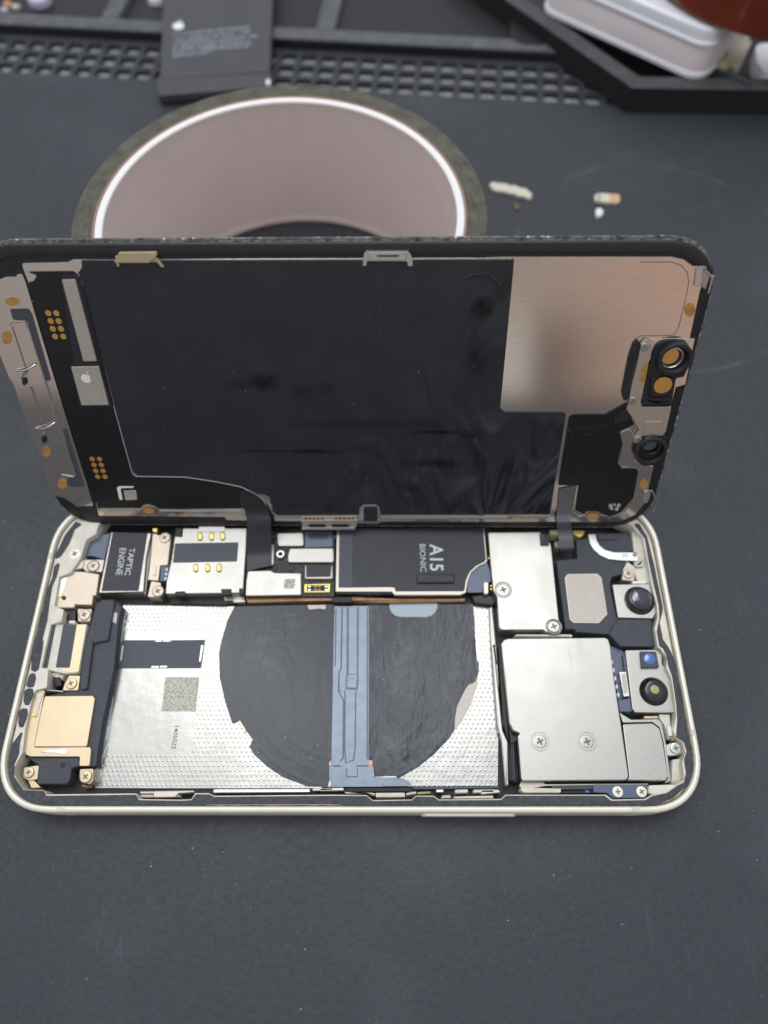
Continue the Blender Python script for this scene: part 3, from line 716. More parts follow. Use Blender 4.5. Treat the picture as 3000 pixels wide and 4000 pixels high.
for s in ('A:700,85 760,110 690,160 640,290 560,410 520,430 495,415 545,330 600,210',
          'A:540,465 550,490 520,600 480,690 455,850 435,1000 390,1180 | B:400,10 385,120 355,270 320,295 285,275 295,130 310,10 | A:340,1150 400,900 430,740 480,610 500,500',
          'B:320,310 330,350 310,430 265,440 240,420 265,330 290,305', 'B:300,450 310,500 265,600 230,600 215,560 225,470 260,445', 'B:250,635 255,690 215,800 180,810 165,760 180,650 210,630'):
    prism('seal_patch', BASE, s, 6.45, 6.72, 'gasket', ph, r=.3, bev=.1)

# battery tray plate
prism('battery_plate', BASE, 'A:1140,862 1055,1422 | B:1010,500 950,1000 880,1180 868,1372 1659,1374 | D:1600,1374 | F:0,1362 1659,1352 | H:125,1102 130,700 85,30 | E:1600,860 760,870 | C:740,872', 1.55, 2.0, 'plate', ph, r=.2, bev=.05)
prism('plate_border', BASE, 'A:1140,865 1175,865 1085,1422 | B:1050,500 990,1000 905,1220 880,1190 950,1000 1008,500', 1.9, 2.06, 'plate_edge', ph, r=.1, bev=.04)
hole = prism('battery_contact_pad', BASE, 'A:1140,1186 1659,1186 | C:478,1182 | D:440,262 | B:1300,262 1095,264 1093,245 1118,200 1135,55 1128,20', 2.0, 2.05, 'label_dark', ph, r=.2, bev=.03)
for s in ('B:1108,190 1128,50 1143,50 1125,190', 'A:1428,1190 1500,1190 1500,1200 1440,1200', 'A:1506,1190 1590,1190 1575,1200 1508,1200',
          'B:1398,240 1475,240 1470,256 1400,256', 'B:1482,238 1552,238 1545,254 1480,254', 'D:420,200 440,50 462,45 436,200'):
    prism('pull_tab', BASE, s, 2.0, 2.16, 'steel_bright', hole, r=.15, bev=.04)
prism('etched_square', BASE, 'D:108,343 425,343 390,662 72,662', 1.995, 2.008, 'etched', ph, r=0, bev=0)
fit_text(BASE, 'etched_number', '1405022', 'D:235,795 195,795 165,1008 205,1012', 2.02, 'etched_text', ph, offset=.012)

# wireless coil film, two halves, and the ribbon between
zc = 2.22
coil = prism('charging_coil', BASE, 'C:748,872 680,1010 625,1200 607,1290 | D:605,120 612,350 660,560 725,765 745,768 775,755 795,742 860,840 920,925 905,950 885,985 930,1060 1050,1170 1200,1270 1430,1356 1612,1356 | F:84,1300 108,1100 130,700 140,0 | E:150,850', 2.0, zc, 'coil_film', ph, r=.2, bev=.08)
prism('coil_notch_tab', BASE, 'D:778,752 800,742 862,842 845,858', 2.0, 2.3, 'steel_warm', coil, r=.15, bev=.05)
prism('coil_notch_tab', BASE, 'D:848,862 866,846 922,925 905,948', 2.0, 2.3, 'steel_warm', coil, r=.15, bev=.05)
coil2 = prism('charging_coil', BASE, 'E:438,850 1415,850 1432,1000 1436,1150 | F:1443,30 1452,185 1472,220 1468,300 1440,385 1370,415 1320,500 1270,610 1250,720 1245,830 1200,905 1050,1062 900,1180 725,1280 700,1262 585,1260 500,1262 488,1150 484,1108 | F:436,1104 440,0', 2.0, zc, 'coil_film', ph, r=.15, bev=.08)
prism('torn_edge', BASE, 'F:1468,310 1442,390 1368,420 1318,505 1268,615 1248,725 1243,835 1310,760 1400,590 1455,420', 2.0, 2.12, 'module_pale', coil2, r=.2, bev=.03)
prism('coil_notch_tab', BASE, 'F:1440,20 1468,25 1474,200 1455,185', 2.0, 2.18, 'steel_bright', coil2, r=.1, bev=.05)
prism('coil_notch_tab', BASE, 'F:582,1258 722,1258 700,1276 600,1276', 2.0, 2.2, 'white_mark', coil2, r=.1, bev=.05)
rib = prism('charging_ribbon', BASE, 'E:135,868 292,880 300,868 452,868 | F:455,0 450,1108 487,1112 487,1245 495,1262 560,1272 760,1280 830,1310 852,1358 100,1362 100,1302 84,1300 84,1120 104,1114 112,700 125,0', 2.2, 2.36, 'ribbon_blue', ph, r=.2, bev=.05)
for s, w in (('E:204,880 196,1300 196,1422 | F:196,258 176,300 172,470 218,560 214,1090 190,1120', .28), ('E:258,880 | F:256,320 240,350 240,450 345,455 352,350 348,320 | E:352,880', .28),
             ('F:232,470 228,1000 238,1140 310,1110 326,1000 330,470', .25), ('F:120,1165 190,1165', .25), ('F:335,1165 445,1165', .25), ('F:245,1190 245,1265 345,1265 345,1190', .2), ('E:438,880 | F:440,0 436,1100', .25), ('E:148,900 | F:140,240', .25)):
    polystrip('emboss', BASE, s, 2.3, 2.47, w, 'ribbon_line', rib)
prism('copper_contact', BASE, 'F:450,1120 487,1118 487,1155 450,1157', 2.2, 2.42, 'copper_bright', rib, r=.1)
prism('copper_contact', BASE, 'F:82,1132 103,1132 103,1160 82,1160', 2.2, 2.42, 'copper_bright', rib, r=.1)
prism('ribbon_layer', BASE, 'E:210,885 250,885 | F:248,318 238,450 225,480 180,470 180,300 200,262', 2.3, 2.46, 'ribbon_blue', rib, r=.2, bev=.06)
prism('ribbon_layer', BASE, 'E:264,885 344,885 | F:344,315 262,318', 2.3, 2.5, 'ribbon_blue', rib, r=.2, bev=.06)
prism('ribbon_layer', BASE, 'F:250,355 342,355 338,445 248,442', 2.3, 2.56, 'ribbon_blue', rib, r=.4, bev=.1)
prism('ribbon_end', BASE, 'F:580,1330 600,1300 650,1285 740,1285 800,1310 820,1345 810,1355 590,1355', 2.36, 2.5, 'ribbon_blue', rib, r=.6)
prism('pull_label', BASE, 'E:640,845 1088,845 1088,885 1065,930 1030,960 985,973 740,971 690,955 655,920 642,880', 2.23, 2.33, 'tab_blue', ph, r=.8, bev=.03)
prism('adhesive_scrap', BASE, 'C:1420,860 1600,858 1590,905 1540,895 1440,905', 2.23, 2.6, 'module_pale', ph, r=.2)

# ---- left end: taptic motor, speaker, charging port
mot = prism('vibration_motor', BASE, 'A:1030,186 1398,196 1352,420 1325,738 915,748', 1.6, 5.5, 'steel', ph, r=.25, bev=.12)
prism('motor_label', BASE, 'A:1042,190 1366,198 1282,730 938,732', 5.5, 5.56, 'sticker_black', mot, r=.1, bev=.02)
fit_text(BASE, 'motor_lettering', 'TAPTIC', 'A:1252,335 1200,335 1153,585 1205,585', 5.58, 'text_print', mot, offset=.014)
fit_text(BASE, 'motor_lettering', 'ENGINE', 'A:1170,335 1108,335 1072,585 1130,585', 5.58, 'text_print', mot, offset=.005)
prism('motor_flange', BASE, 'A:1395,200 1408,205 1385,430 1345,780 1325,740 1350,420', 1.6, 4.2, 'steel', mot, r=.1)
prism('motor_film', BASE, 'A:790,262 1020,192 965,440 850,405 770,410', 1.6, 4.6, 'film_blue', ph, r=.2)
prism('chassis_corner', BASE, 'A:905,140 888,205 800,255 775,330 760,400 690,340 680,240 740,150', 1.6, 6.0, 'cream_inner', ph, r=.4, bev=.5)
screw(BASE, 'A:690,385', 6.6, 24, ph, 'cream_metal')
ear = prism('motor_bracket', BASE, 'A:780,442 965,440 942,555 800,552 765,520', 1.6, 5.4, 'steel_warm', ph, r=.3)
screw(BASE, 'A:860,497', 5.75, 21, ear, 'steel_warm', rim=1.2)
prism('gold_contact', BASE, 'A:650,440 690,445 715,465 710,480 680,470', 5.4, 6.3, 'contact_yellow', ph, r=.2)
prism('gold_contact', BASE, 'A:700,470 780,445 775,490 760,520 690,535 670,530', 5.0, 5.7, 'champagne', ph, r=.2)
pg = prism('gold_cover', BASE, 'A:650,548 780,552 918,575 888,775 862,770 850,860 705,858 695,850 685,885 510,887 505,855 550,600', 1.6, 5.6, 'champagne', ph, r=.2, bev=.15)
prism('spring_contact', BASE, 'A:560,605 620,600 612,650 570,775 530,775', 5.6, 5.75, 'steel_bright', pg, r=.2, bev=.05)
prism('spring_contact', BASE, 'A:522,765 575,765 570,785 525,785', 5.7, 5.85, 'contact_yellow', pg, r=.1, bev=.05)
finish('hole', bm_prism(bmesh.new(), [BASE.at((x, y), 5.62) for x, y in circle(*parse('A:592,796')[0], 9, 14)], 5.55, 5.62, .01), 'pan_dark', pg)
pl = prism('gold_lug', BASE, 'A:718,895 850,898 832,1012 722,1012', 1.6, 5.0, 'champagne', ph, r=.3)
screw(BASE, 'A:778,948', 5.4, 23, pl, 'champagne')
prism('sensor', BASE, 'A:600,905 705,890 695,1000 640,1010 610,980', 1.6, 4.4, 'rubber_tube', ph, r=.3)
prism('sensor_pad', BASE, 'A:640,1005 695,1005 692,1030 635,1030', 1.6, 4.7, 'white_mark', ph, r=.1)
port = prism('charging_port', BASE, 'A:468,1040 806,1038 | B:728,295 690,305 600,310 380,265', 1.6, 5.5, 'cream_inner', ph, r=.2, bev=.15)
prism('port_strip', BASE, 'A:470,1045 518,1045 | B:440,258 390,258 418,60', 5.5, 5.55, 'label_dark', port, r=.1, bev=.02)
prism('port_strip', BASE, 'A:585,1042 710,1042 | B:645,255 515,255', 5.5, 5.55, 'label_dark', port, r=.1, bev=.02)
prism('port_gold_strip', BASE, 'A:712,1040 800,1040 | B:728,290 645,300 590,292 545,262 645,258', 5.5, 5.58, 'gold', port, r=.1, bev=.03)
prism('chassis_bridge', BASE, 'B:345,265 435,290 425,445 330,455 320,400', 1.6, 6.2, 'cream_inner', ph, r=.3, bev=.3)
prism('port_foot', BASE, 'B:430,300 520,300 595,320 560,380 480,330 450,440 425,440', 1.6, 4.4, 'cream_inner', ph, r=.2, bev=.3)
prism('sensor', BASE, 'B:485,350 555,335 575,430 500,440', 1.6, 4.8, 'rubber_tube', ph, r=.5, bev=.4)
gl = prism('gold_lug', BASE, 'B:600,395 640,330 742,330 722,465 578,468', 1.6, 5.0, 'gold', ph, r=.3)
screw(BASE, 'B:655,400', 5.45, 22, gl, 'gold')
tube('spring_wire', [(*BASE.at(p, 5.4), 5.4) for p in parse('B:420,460 480,468 560,475 585,478')], .16, 'steel', ph, 6)
spk = prism('loudspeaker', BASE, 'A:940,812 1050,805 1130,872 1100,1000 1060,1422 | B:1010,490 950,750 900,1080 888,1160 865,1175 735,1165 660,1190 650,1280 620,1335 350,1336 338,1300 355,1160 265,1095 200,1080 205,1000 250,760 305,515 410,520 580,480 730,462 742,320 775,10 | A:850,1000 890,840', 1.6, 4.7, 'bracket_black', ph, r=.3, bev=.25)
prism('speaker_ridge', BASE, 'A:950,812 1052,808 1060,830 1000,1188 900,1205 868,1225 | B:862,20 805,452 742,460 745,330 792,10 | A:845,1020 885,850', 4.5, 5.5, 'bracket_black', spk, r=.25, bev=.25)
prism('speaker_end', BASE, 'B:268,1095 730,1085 735,1165 660,1190 650,1280 620,1332 350,1334 340,1300 355,1160', 4.6, 5.1, 'bracket_black', spk, r=.3, bev=.2)
finish('vent_hole', bm_prism(bmesh.new(), [BASE.at((x, y), 5.13) for x, y in circle(*parse('B:580,1160')[0], 11, 16)], 5.0, 5.13, .01), 'pan_dark', spk)
prism('code_sticker', BASE, 'A:1050,925 1088,935 1075,1035 1035,1010', 4.7, 4.76, 'module_pale', spk, r=.1, bev=.02)
sg = prism('speaker_plate', BASE, 'B:415,520 858,516 877,545 803,987 312,987 365,720', 4.7, 5.35, 'gold', ph, r=.35, bev=.08)
br_ = prism('speaker_bracket', BASE, 'B:335,462 415,464 368,700 310,988 335,994 832,990 842,1012 828,1165 732,1166 738,1080 280,1078 240,1060 214,1010 216,960 250,770', 4.7, 5.6, 'gold', ph, r=.4, bev=.1)
prism('spring_contact', BASE, 'B:332,485 402,488 372,580 345,700 322,725 330,640', 5.6, 5.8, 'steel_warm', br_, r=.2, bev=.06)
prism('spring_contact', BASE, 'B:293,680 328,675 322,705 292,705', 5.6, 6.0, 'contact_yellow', br_, r=.1, bev=.06)
prism('spring_contact', BASE, 'B:400,1012 520,1010 585,1000 628,1010 620,1060 580,1058 500,1045 400,1045', 5.6, 5.75, 'steel_bright', br_, r=.2, bev=.06)
prism('spring_contact', BASE, 'B:370,1015 405,1010 410,1040 372,1035', 5.6, 5.95, 'contact_yellow', br_, r=.1, bev=.06)
g1 = prism('gold_lug', BASE, 'B:220,1180 350,1160 358,1170 345,1290 262,1300 215,1270', 1.6, 4.8, 'gold', ph, r=.3)
screw(BASE, 'B:262,1225', 5.3, 20, g1, 'gold', rot=.2)
prism('gold_strap', BASE, 'B:255,1292 305,1290 380,1365 290,1372', 1.6, 4.4, 'gold', ph, r=.2)
g2 = prism('gold_lug', BASE, 'B:740,1195 862,1190 862,1300 830,1335 750,1310 735,1260', 1.6, 5.0, 'champagne', ph, r=.3)
screw(BASE, 'B:790,1265', 5.6, 23, g2, 'gold', rot=.8)
tube('coil_spring', [(*BASE.at(p, 3.0), 3.0) for p in parse('B:770,1350 800,1358 850,1352')], .5, 'copper', ph, 8)

# ---- plate between motor and SIM reader
mb = prism('motor_bracket', BASE, 'A:1412,200 1440,200 1470,215 1560,195 1580,215 1575,290 1552,490 1482,495 1465,635 1368,628 1388,480', 1.6, 5.4, 'champagne', ph, r=.25, bev=.12)
screw(BASE, 'A:1522,235', 5.8, 21, mb, 'champagne')
prism('spring_contact', BASE, 'A:1412,150 1455,150 1450,185 1415,180', 5.2, 6.0, 'contact_yellow', mb, r=.1)
prism('bracket_rib', BASE, 'A:1425,500 1450,500 1440,590 1412,590', 5.4, 5.6, 'champagne', mb, r=.2)
ml = prism('gold_lug', BASE, 'A:1400,640 1490,655 1475,790 1365,785', 1.6, 4.9, 'champagne', ph, r=.3)
screw(BASE, 'A:1460,730', 5.4, 23, ml, 'champagne')
cn = prism('flex_connector', BASE, 'A:1490,500 1565,500 1550,640 1480,640', 1.6, 5.0, 'bracket_blue', ph, r=.2)
for i in range(3): prism('pin', BASE, f'A:{1535-i*6},{522+i*42} {1555-i*6},{522+i*42} {1552-i*6},{542+i*42} {1533-i*6},{542+i*42}', 5.0, 5.06, 'white_mark', cn, r=0, bev=0)
sim = prism('sim_reader', BASE, 'C:200,200 262,235 270,150 862,150 857,300 826,748 110,757 120,640 165,440', 1.6, 5.5, 'steel', ph, r=.2, bev=.15)
prism('sim_label', BASE, 'C:197,290 786,280 772,458 178,470', 5.5, 5.56, 'label_dark', sim, r=.3, bev=.02)
for x, y in ((430,228),(537,228),(640,226),(391,520),(500,520),(607,520)):
    c = parse(f'C:{x},{y}')[0]
    prism('contact_slot', BASE, [BASE.at(p, 5.52) for p in rrect(c[0]-10, c[1]-17, c[0]+10, c[1]+17, 9.5, 4, 2)], 5.45, 5.52, 'slot_dark', sim, r=0, bev=0)
    prism('contact', BASE, [BASE.at(p, 5.56) for p in rrect(c[0]-8, c[1]-14, c[0]+7, c[1]+11, 7, 4, 2)], 5.5, 5.56, 'contact_yellow', sim, r=0, bev=.01)
for s in ('C:200,735 290,732 300,775 195,775', 'C:620,712 720,710 720,765 640,770', 'C:790,705 825,705 820,770 792,770', 'C:205,150 262,150 255,230 195,225'):
    prism('latch', BASE, s, 4.6, 5.7, 'black_plastic', sim, r=.2)
prism('sim_mouth', BASE, 'C:150,780 840,775 850,835 640,860 160,850', 1.6, 2.9, 'pan_dark', ph, r=.2)
prism('ground_clip', BASE, 'C:645,778 830,775 850,835 740,838 735,820 660,820', 1.6, 3.4, 'steel_warm', ph, r=.2)
prism('pink_tab', BASE, 'C:415,135 660,135 655,178 425,178', 5.5, 5.75, 'case_pink', sim, r=.3)

# ---- logic board
pcb = prism('logic_board', BASE, 'C:862,140 1659,140 | E:135,165 135,780 | C:1640,785 845,780 860,500', 1.6, 3.9, 'pcb', ph, r=.2, bev=.1)
prism('board_edge', BASE, 'C:845,790 1640,785 | E:290,782 350,780 640,795 1350,792 1340,830 560,843 300,832 | C:1640,828 870,842', 1.6, 3.2, 'copper', pcb, r=.2, bev=.2)
prism('shield_can', BASE, 'C:1140,197 1385,190 1390,300 1375,315 1150,315', 3.9, 4.7, 'steel', pcb, r=.5, bev=.15)
prism('shield_can', BASE, 'C:1262,337 1659,335 | E:118,333 128,350 128,450 118,466 | C:1245,466 1243,400', 3.9, 4.8, 'steel', pcb, r=.5, bev=.15)
sh = prism('shield_can', BASE, 'C:1400,490 1655,488 | E:115,490 118,618 | C:1400,618', 3.9, 4.7, 'steel_warm', pcb, r=.5, bev=.15)
prism('can_label', BASE, 'C:1412,493 1648,490 1640,600 1412,603', 4.7, 4.75, 'sticker_black', pcb, r=.1, bev=.02)
prism('can_side', BASE, 'C:1082,300 1115,300 1110,480 1085,500', 3.9, 4.5, 'steel', pcb, r=.2)
sh2 = prism('shield_can', BASE, 'C:872,546 1085,541 1118,562 1366,566 1366,768 850,776 856,640', 3.9, 4.8, 'steel', pcb, r=.3, bev=.15)
prism('etched_patch', BASE, 'C:1212,622 1312,618 1305,708 1205,708', 4.79, 4.815, 'etched', pcb, r=0, bev=0)
c = BASE.at(parse('C:1175,392')[0], 4.5)
ring_lathe('screw_post', c, [(.75, 3.9), (1.15, 3.9), (1.15, 4.3), (.95, 4.75), (.55, 4.75), (.5, 4.3)], 'steel_bright', pcb, 28)
con = prism('board_connector', BASE, 'C:1395,668 1635,664 1630,742 1395,744', 3.9, 4.3, 'contact_yellow', pcb, r=.2, bev=.06)
prism('socket', BASE, 'C:1418,678 1615,676 1612,730 1418,732', 4.3, 4.36, 'pan_dark', pcb, r=.1, bev=.02)
for x0, x1, m in ((1430,1455,'steel_bright'),(1485,1512,'orange_dot'),(1520,1548,'orange_dot'),(1585,1612,'steel_bright')):
    for y0 in (682, 712): prism('pin', BASE, f'C:{x0},{y0} {x1},{y0} {x1},{y0+15} {x0},{y0+15}', 4.36, 4.45, m, pcb, r=0, bev=.02)
prism('board_clip', BASE, 'E:110,790 295,785 300,835 112,836', 1.6, 3.7, 'black_plastic', pcb, r=.2)
prism('film_window', BASE, 'C:1400,180 1659,180 1659,320 1400,330', 3.9, 4.05, 'film_blue', pcb, r=.3)
for s in ('C:1435,205 1612,205 1612,250 1435,250', 'C:1645,205 1690,205 1690,250 1645,250'):
    prism('film_slot', BASE, s, 4.05, 4.08, 'label_dark', pcb, r=.6, bev=.01)
chp = prism('main_processor', BASE, 'E:155,150 1522,150 1548,455 1530,475 1470,500 1400,560 1368,640 1352,745 1300,768 690,768 662,738 143,738', 3.9, 4.9, 'steel_warm', ph, r=.2, bev=.1)
prism('processor_label', BASE, 'E:178,150 1510,150 1536,440 1520,462 1450,495 1385,555 1350,635 1338,725 1320,733 700,735 690,700 650,695 172,700', 4.9, 4.96, 'sticker_black', chp, r=.3, bev=.02)
prism('label_fold', BASE, 'E:305,150 640,150 645,695 305,690', 4.96, 4.99, 'sticker_black', chp, r=.1, bev=.01)
prism('label_fold', BASE, 'E:180,150 300,150 298,690 178,695', 4.96, 4.98, 'label_dark', chp, r=.1, bev=.01)
fit_text(BASE, 'processor_lettering', 'A15', 'E:1138,300 1015,296 1015,545 1145,545', 5.0, 'text_print', chp, offset=.016)
fit_text(BASE, 'processor_lettering', 'BIONIC', 'E:974,298 922,298 930,552 986,552', 5.0, 'text_print', chp, offset=.0)
prism('foam_strip', BASE, 'E:897,572 1243,570 1246,652 897,655', 4.96, 5.7, 'sticker_black', chp, r=.3, bev=.3)
prism('clear_film', BASE, 'E:1365,560 1400,565 1460,505 1548,465 1580,560 1582,650 1520,655 1508,745 1362,745', 3.9, 4.4, 'film_blue', ph, r=.3)
prism('white_block', BASE, 'E:1516,650 1560,648 1558,755 1518,755', 3.9, 4.9, 'cream_metal', ph, r=.3, bev=.15)
for s in ('E:1575,675 1595,675 1595,692 1575,692', 'E:1575,705 1595,705 1595,722 1575,722', 'E:1555,418 1572,418 1572,436 1555,436'):
    prism('gold_pin', BASE, s, 3.9, 4.5, 'contact_yellow', ph, r=.2)
P_ = [(*BASE.at(p, 4.2), 4.0) for p in parse('E:150,750 300,752 450,758 540,752 600,750 660,755')]
tube('antenna_cable', P_, [.42,.42,.5,.62,.5,.45], 'rubber_tube', ph, 10)
prism('flex_fold', BASE, 'E:1400,770 1500,755 1620,775 1640,830 1600,868 1430,850', 1.6, 3.4, 'flex_black', ph, r=.4, bev=.4)
prism('foil_flap', BASE, 'E:1565,880 1600,870 1650,1422 1600,1422 1580,1250', 1.9, 2.9, 'steel', ph, r=.3, bev=.3)
prism('foil_flap', BASE, 'F:1588,60 1612,20 1635,60 1659,400 1659,900 1640,860 1620,500', 1.9, 2.9, 'steel', ph, r=.2, bev=.2)

# ---- right end: covers, earpiece bracket, cameras
cov = prism('connector_cover', BASE, 'G:52,155 440,150 520,235 527,268 582,800 605,905 492,905 468,886 155,888 136,868 120,640 92,590 72,400', 1.6, 5.7, 'steel', ph, r=.3, bev=.12)
screw(BASE, 'G:166,585', 5.8, 27, cov, 'steel', rim=1.3, rot=.3)
screw(BASE, 'G:548,862', 6.0, 25, cov, 'steel', rim=1.3, rot=.4)
prism('foam_pad', BASE, 'G:440,158 512,175 512,250 448,250', 5.7, 6.1, 'gasket', cov, r=.2)
prism('cover_foot', BASE, 'G:240,935 270,922 680,922 690,940', 1.6, 5.0, 'cream_inner', ph, r=.2)
cam = prism('camera_cover', BASE, 'G:150,992 170,962 200,952 930,945 958,958 972,1005 | H:1000,280 1042,560 1055,640 1112,1030 1090,1057 312,1062 300,1045 275,722 292,704 240,682 212,625', 1.6, 6.2, 'steel', ph, r=.5, bev=.2)
screw(BASE, 'H:443,765', 6.25, 28, cam, 'steel', rim=1.38, rot=.5)
screw(BASE, 'H:800,765', 6.25, 28, cam, 'steel', rim=1.38, rot=.3)
prism('sensor_cover', BASE, 'H:1066,632 1290,626 1345,668 1368,760 1412,1030 1388,1060 1098,1058 1116,1030', 1.6, 5.9, 'steel', ph, r=.5, bev=.2)
prism('cover_lip', BASE, 'H:1042,540 1062,560 1130,600 1330,596 1360,625 1395,800 1430,1060 1375,1085 1410,1040 1372,760 1345,660 1290,618 1066,622', 1.6, 5.2, 'steel', ph, r=.3)
prism('cover_base', BASE, 'H:300,1070 470,1072 480,1085 1260,1080 1260,1092 480,1100 320,1130 285,1100', 1.6, 4.4, 'steel_warm', ph, r=.2)
prism('side_flex', BASE, 'H:128,40 150,30 205,620 240,700 295,720 275,760 245,790 245,1060 215,1060 208,760 165,640', 1.6, 4.2, 'flex_black', ph, r=.2, bev=.3)
prism('side_rail', BASE, 'H:75,50 100,35 125,300 165,680 205,770 210,1090 180,1110 150,760 118,640', 1.6, 3.6, 'steel', ph, r=.3, bev=.3)
blk = prism('side_roll', BASE, 'H:218,770 262,768 288,1040 275,1075 225,1068', 1.6, 4.8, 'flex_black', ph, r=.3, bev=.5)
ep = prism('earpiece_bracket', BASE, 'G:712,208 800,200 806,160 1108,158 1140,240 1145,295 1060,300 1190,305 1185,370 1110,372 1068,420 1062,468 985,488 968,550 1020,795 1285,802 1308,1000 1290,1018 1045,1015 958,922 720,905 700,882 636,882 565,365 725,350', 1.6, 4.8, 'bracket_black', ph, r=.3, bev=.15)
prism('raised_block', BASE, 'G:1005,840 1030,808 1275,806 1306,1000 1288,1016 1048,1012 962,918', 4.7, 5.3, 'bracket_black', ep, r=.3, bev=.2)
prism('raised_block', BASE, 'G:880,160 1020,160 1022,205 885,208', 4.7, 5.2, 'bracket_black', ep, r=.3, bev=.1)
polystrip('recess_outline', BASE, 'G:572,372 590,430 670,430 680,420 672,362', 4.75, 4.85, .18, 'label_dark', ep)
prism('earpiece_rim', BASE, 'G:628,495 650,466 875,462 908,495 952,770 888,838 695,836 666,808', 4.7, 4.98, 'steel_warm', ep, r=.5, bev=.1)
prism('earpiece_plate', BASE, 'G:640,500 660,474 868,472 900,502 944,765 882,826 700,824 676,800', 4.7, 5.08, 'module_pale', ep, r=.5, bev=.06)
fl = prism('curved_antenna', BASE, 'G:806,168 862,165 872,215 895,255 935,285 1000,303 1180,303 1182,370 1060,366 960,355 900,328 850,285 820,235', 4.8, 5.35, 'steel_bright', ph, r=.3, bev=.1)
finish('gold_dot', bm_prism(bmesh.new(), [BASE.at(p, 5.6) for p in circle(*parse('G:1160,316')[0], 8.5, 14)], 5.3, 5.6, .1), 'orange_dot', fl)
prism('contact_pad', BASE, 'G:1060,312 1105,312 1105,340 1065,338', 5.35, 5.4, 'white_mark', fl, r=.1, bev=.02)
prism('gold_strip', BASE, 'G:518,135 580,135 578,175 520,165', 1.6, 5.2, 'pale_yellow', ph, r=.1)
prism('gold_strip', BASE, 'G:690,140 780,140 770,170 740,190 695,165', 1.6, 5.0, 'contact_yellow', ph, r=.2)
prism('flex_socket', BASE, 'G:552,225 590,220 600,270 560,268', 1.6, 4.6, 'champagne', ph, r=.3)
prism('chassis_corner', BASE, 'G:1130,105 1200,165 1225,260 1245,330 1275,480 1290,540 1240,540 1180,520 1160,470 1150,300', 1.6, 5.0, 'cream_inner', ph, r=.4, bev=.3)
rl = prism('lug', BASE, 'G:1068,432 1100,372 1165,420 1150,520 1060,512', 1.6, 4.9, 'steel_warm', ph, r=.3)
screw(BASE, 'G:1110,462', 5.3, 20, rl, 'champagne')
prism('spring_contact', BASE, 'G:1165,400 1200,395 1205,365 1215,362 1220,410 1170,412', 4.8, 5.9, 'steel', ph, r=.1)
prism('white_block', BASE, 'G:1138,520 1235,520 1240,540 1140,540', 1.6, 5.4, 'cream_metal', ph, r=.2)
f1 = prism('camera_module', BASE, 'G:990,546 1280,541 1324,745 1292,802 1032,796', 1.6, 5.5, 'steel', ph, r=.3, bev=.12)
def lens(spec, z, prof, m, parent, k, name='lens_barrel', seg=40):
    px = parse(spec)[0]; c = BASE.at(px, z); e = BASE.at((px[0]+k, px[1]), z); s = math.hypot(e[0]-c[0], e[1]-c[1])
    return lathe(name, c, [(r*s, zz) for r, zz in prof], m, parent, seg)
lens('G:1190,668', 5.5, [(1.08,5.3),(1.08,5.6),(1.0,5.7),(.97,6.3),(.9,6.5),(.86,6.5),(.84,7.0),(.74,7.15),(.66,7.15),(.6,7.02)], 'lens_black', f1, 54)
lens('G:1194,635', 7.1, [(.64,6.9),(.62,7.08),(.42,7.2),(.15,7.25)], 'lens_glass', f1, 54, 'lens_glass')
f2 = prism('camera_module', BASE, 'H:1086,76 1322,73 1360,110 1362,180 1422,270 1472,505 1466,546 1160,546 1140,520', 1.6, 5.5, 'steel', ph, r=.3, bev=.12)
tf = prism('projector_block', BASE, 'H:1200,84 1318,86 1342,205 1210,208', 5.3, 6.3, 'label_dark', f2, r=.15, bev=.1)
lens('H:1270,142', 6.3, [(1.05,6.2),(1.05,6.36),(.96,6.38),(.9,6.33),(.5,6.4),(.1,6.42)], 'lens_blue', f2, 21, 'blue_lens', 28)
lens('H:1298,388', 5.5, [(1.05,5.3),(1.05,5.6),(.98,5.75),(.9,6.3),(.74,6.75),(.68,6.8),(.34,6.76)], 'lens_black', f2, 53)
lens('H:1307,372', 6.8, [(.33,6.7),(.32,6.8),(.1,6.83)], 'lens_green', f2, 53, 'lens_glass', 24)
prism('module_side', BASE, 'H:1068,110 1090,95 1140,520 1135,540 1045,540 1030,460 1110,440', 1.6, 4.6, 'film_blue', ph, r=.2)
cc = prism('camera_connector', BASE, 'H:1040,240 1090,238 1118,422 1075,428', 1.6, 5.2, 'steel_bright', ph, r=.2)
prism('connector_mesh', BASE, 'H:1052,255 1085,252 1106,398 1074,402', 5.2, 5.24, 'module_pale', cc, r=.1, bev=.01)
for i in range(5): prism('solder_dot', BASE, f'H:{975+i*12},{150+i*62} {992+i*12},{150+i*62} {995+i*12},{180+i*62} {978+i*12},{180+i*62}', 1.6, 4.4, 'white_mark', ph, r=.2)
prism('inner_wall', BASE, 'H:965,40 1060,75 1090,110 1068,300 1120,560 1045,540', 1.55, 3.4, 'film_blue', ph, r=.2)
prism('gold_strip', BASE, 'H:1228,572 1330,570 1330,592 1228,592', 1.6, 4.2, 'gold', ph, r=.1)
prism('contact_arm', BASE, 'H:1340,560 1420,562 1425,640 1440,745 1405,745 1380,640 1350,600', 1.6, 4.6, 'cream_inner', ph, r=.2)
prism('contact_arm', BASE, 'H:1398,650 1430,648 1440,722 1412,724', 4.6, 5.4, 'white_mark', ph, r=.1)
prism('gold_contact', BASE, 'H:1430,735 1452,733 1455,755 1432,758', 4.6, 5.5, 'orange_dot', ph, r=.2)
rl2 = prism('lug', BASE, 'H:1385,795 1430,775 1490,765 1520,800 1515,850 1480,868 1405,872', 1.6, 5.0, 'steel_bright', ph, r=.4)
screw(BASE, 'H:1468,815', 5.4, 22, rl2, 'steel_bright', rot=.2)
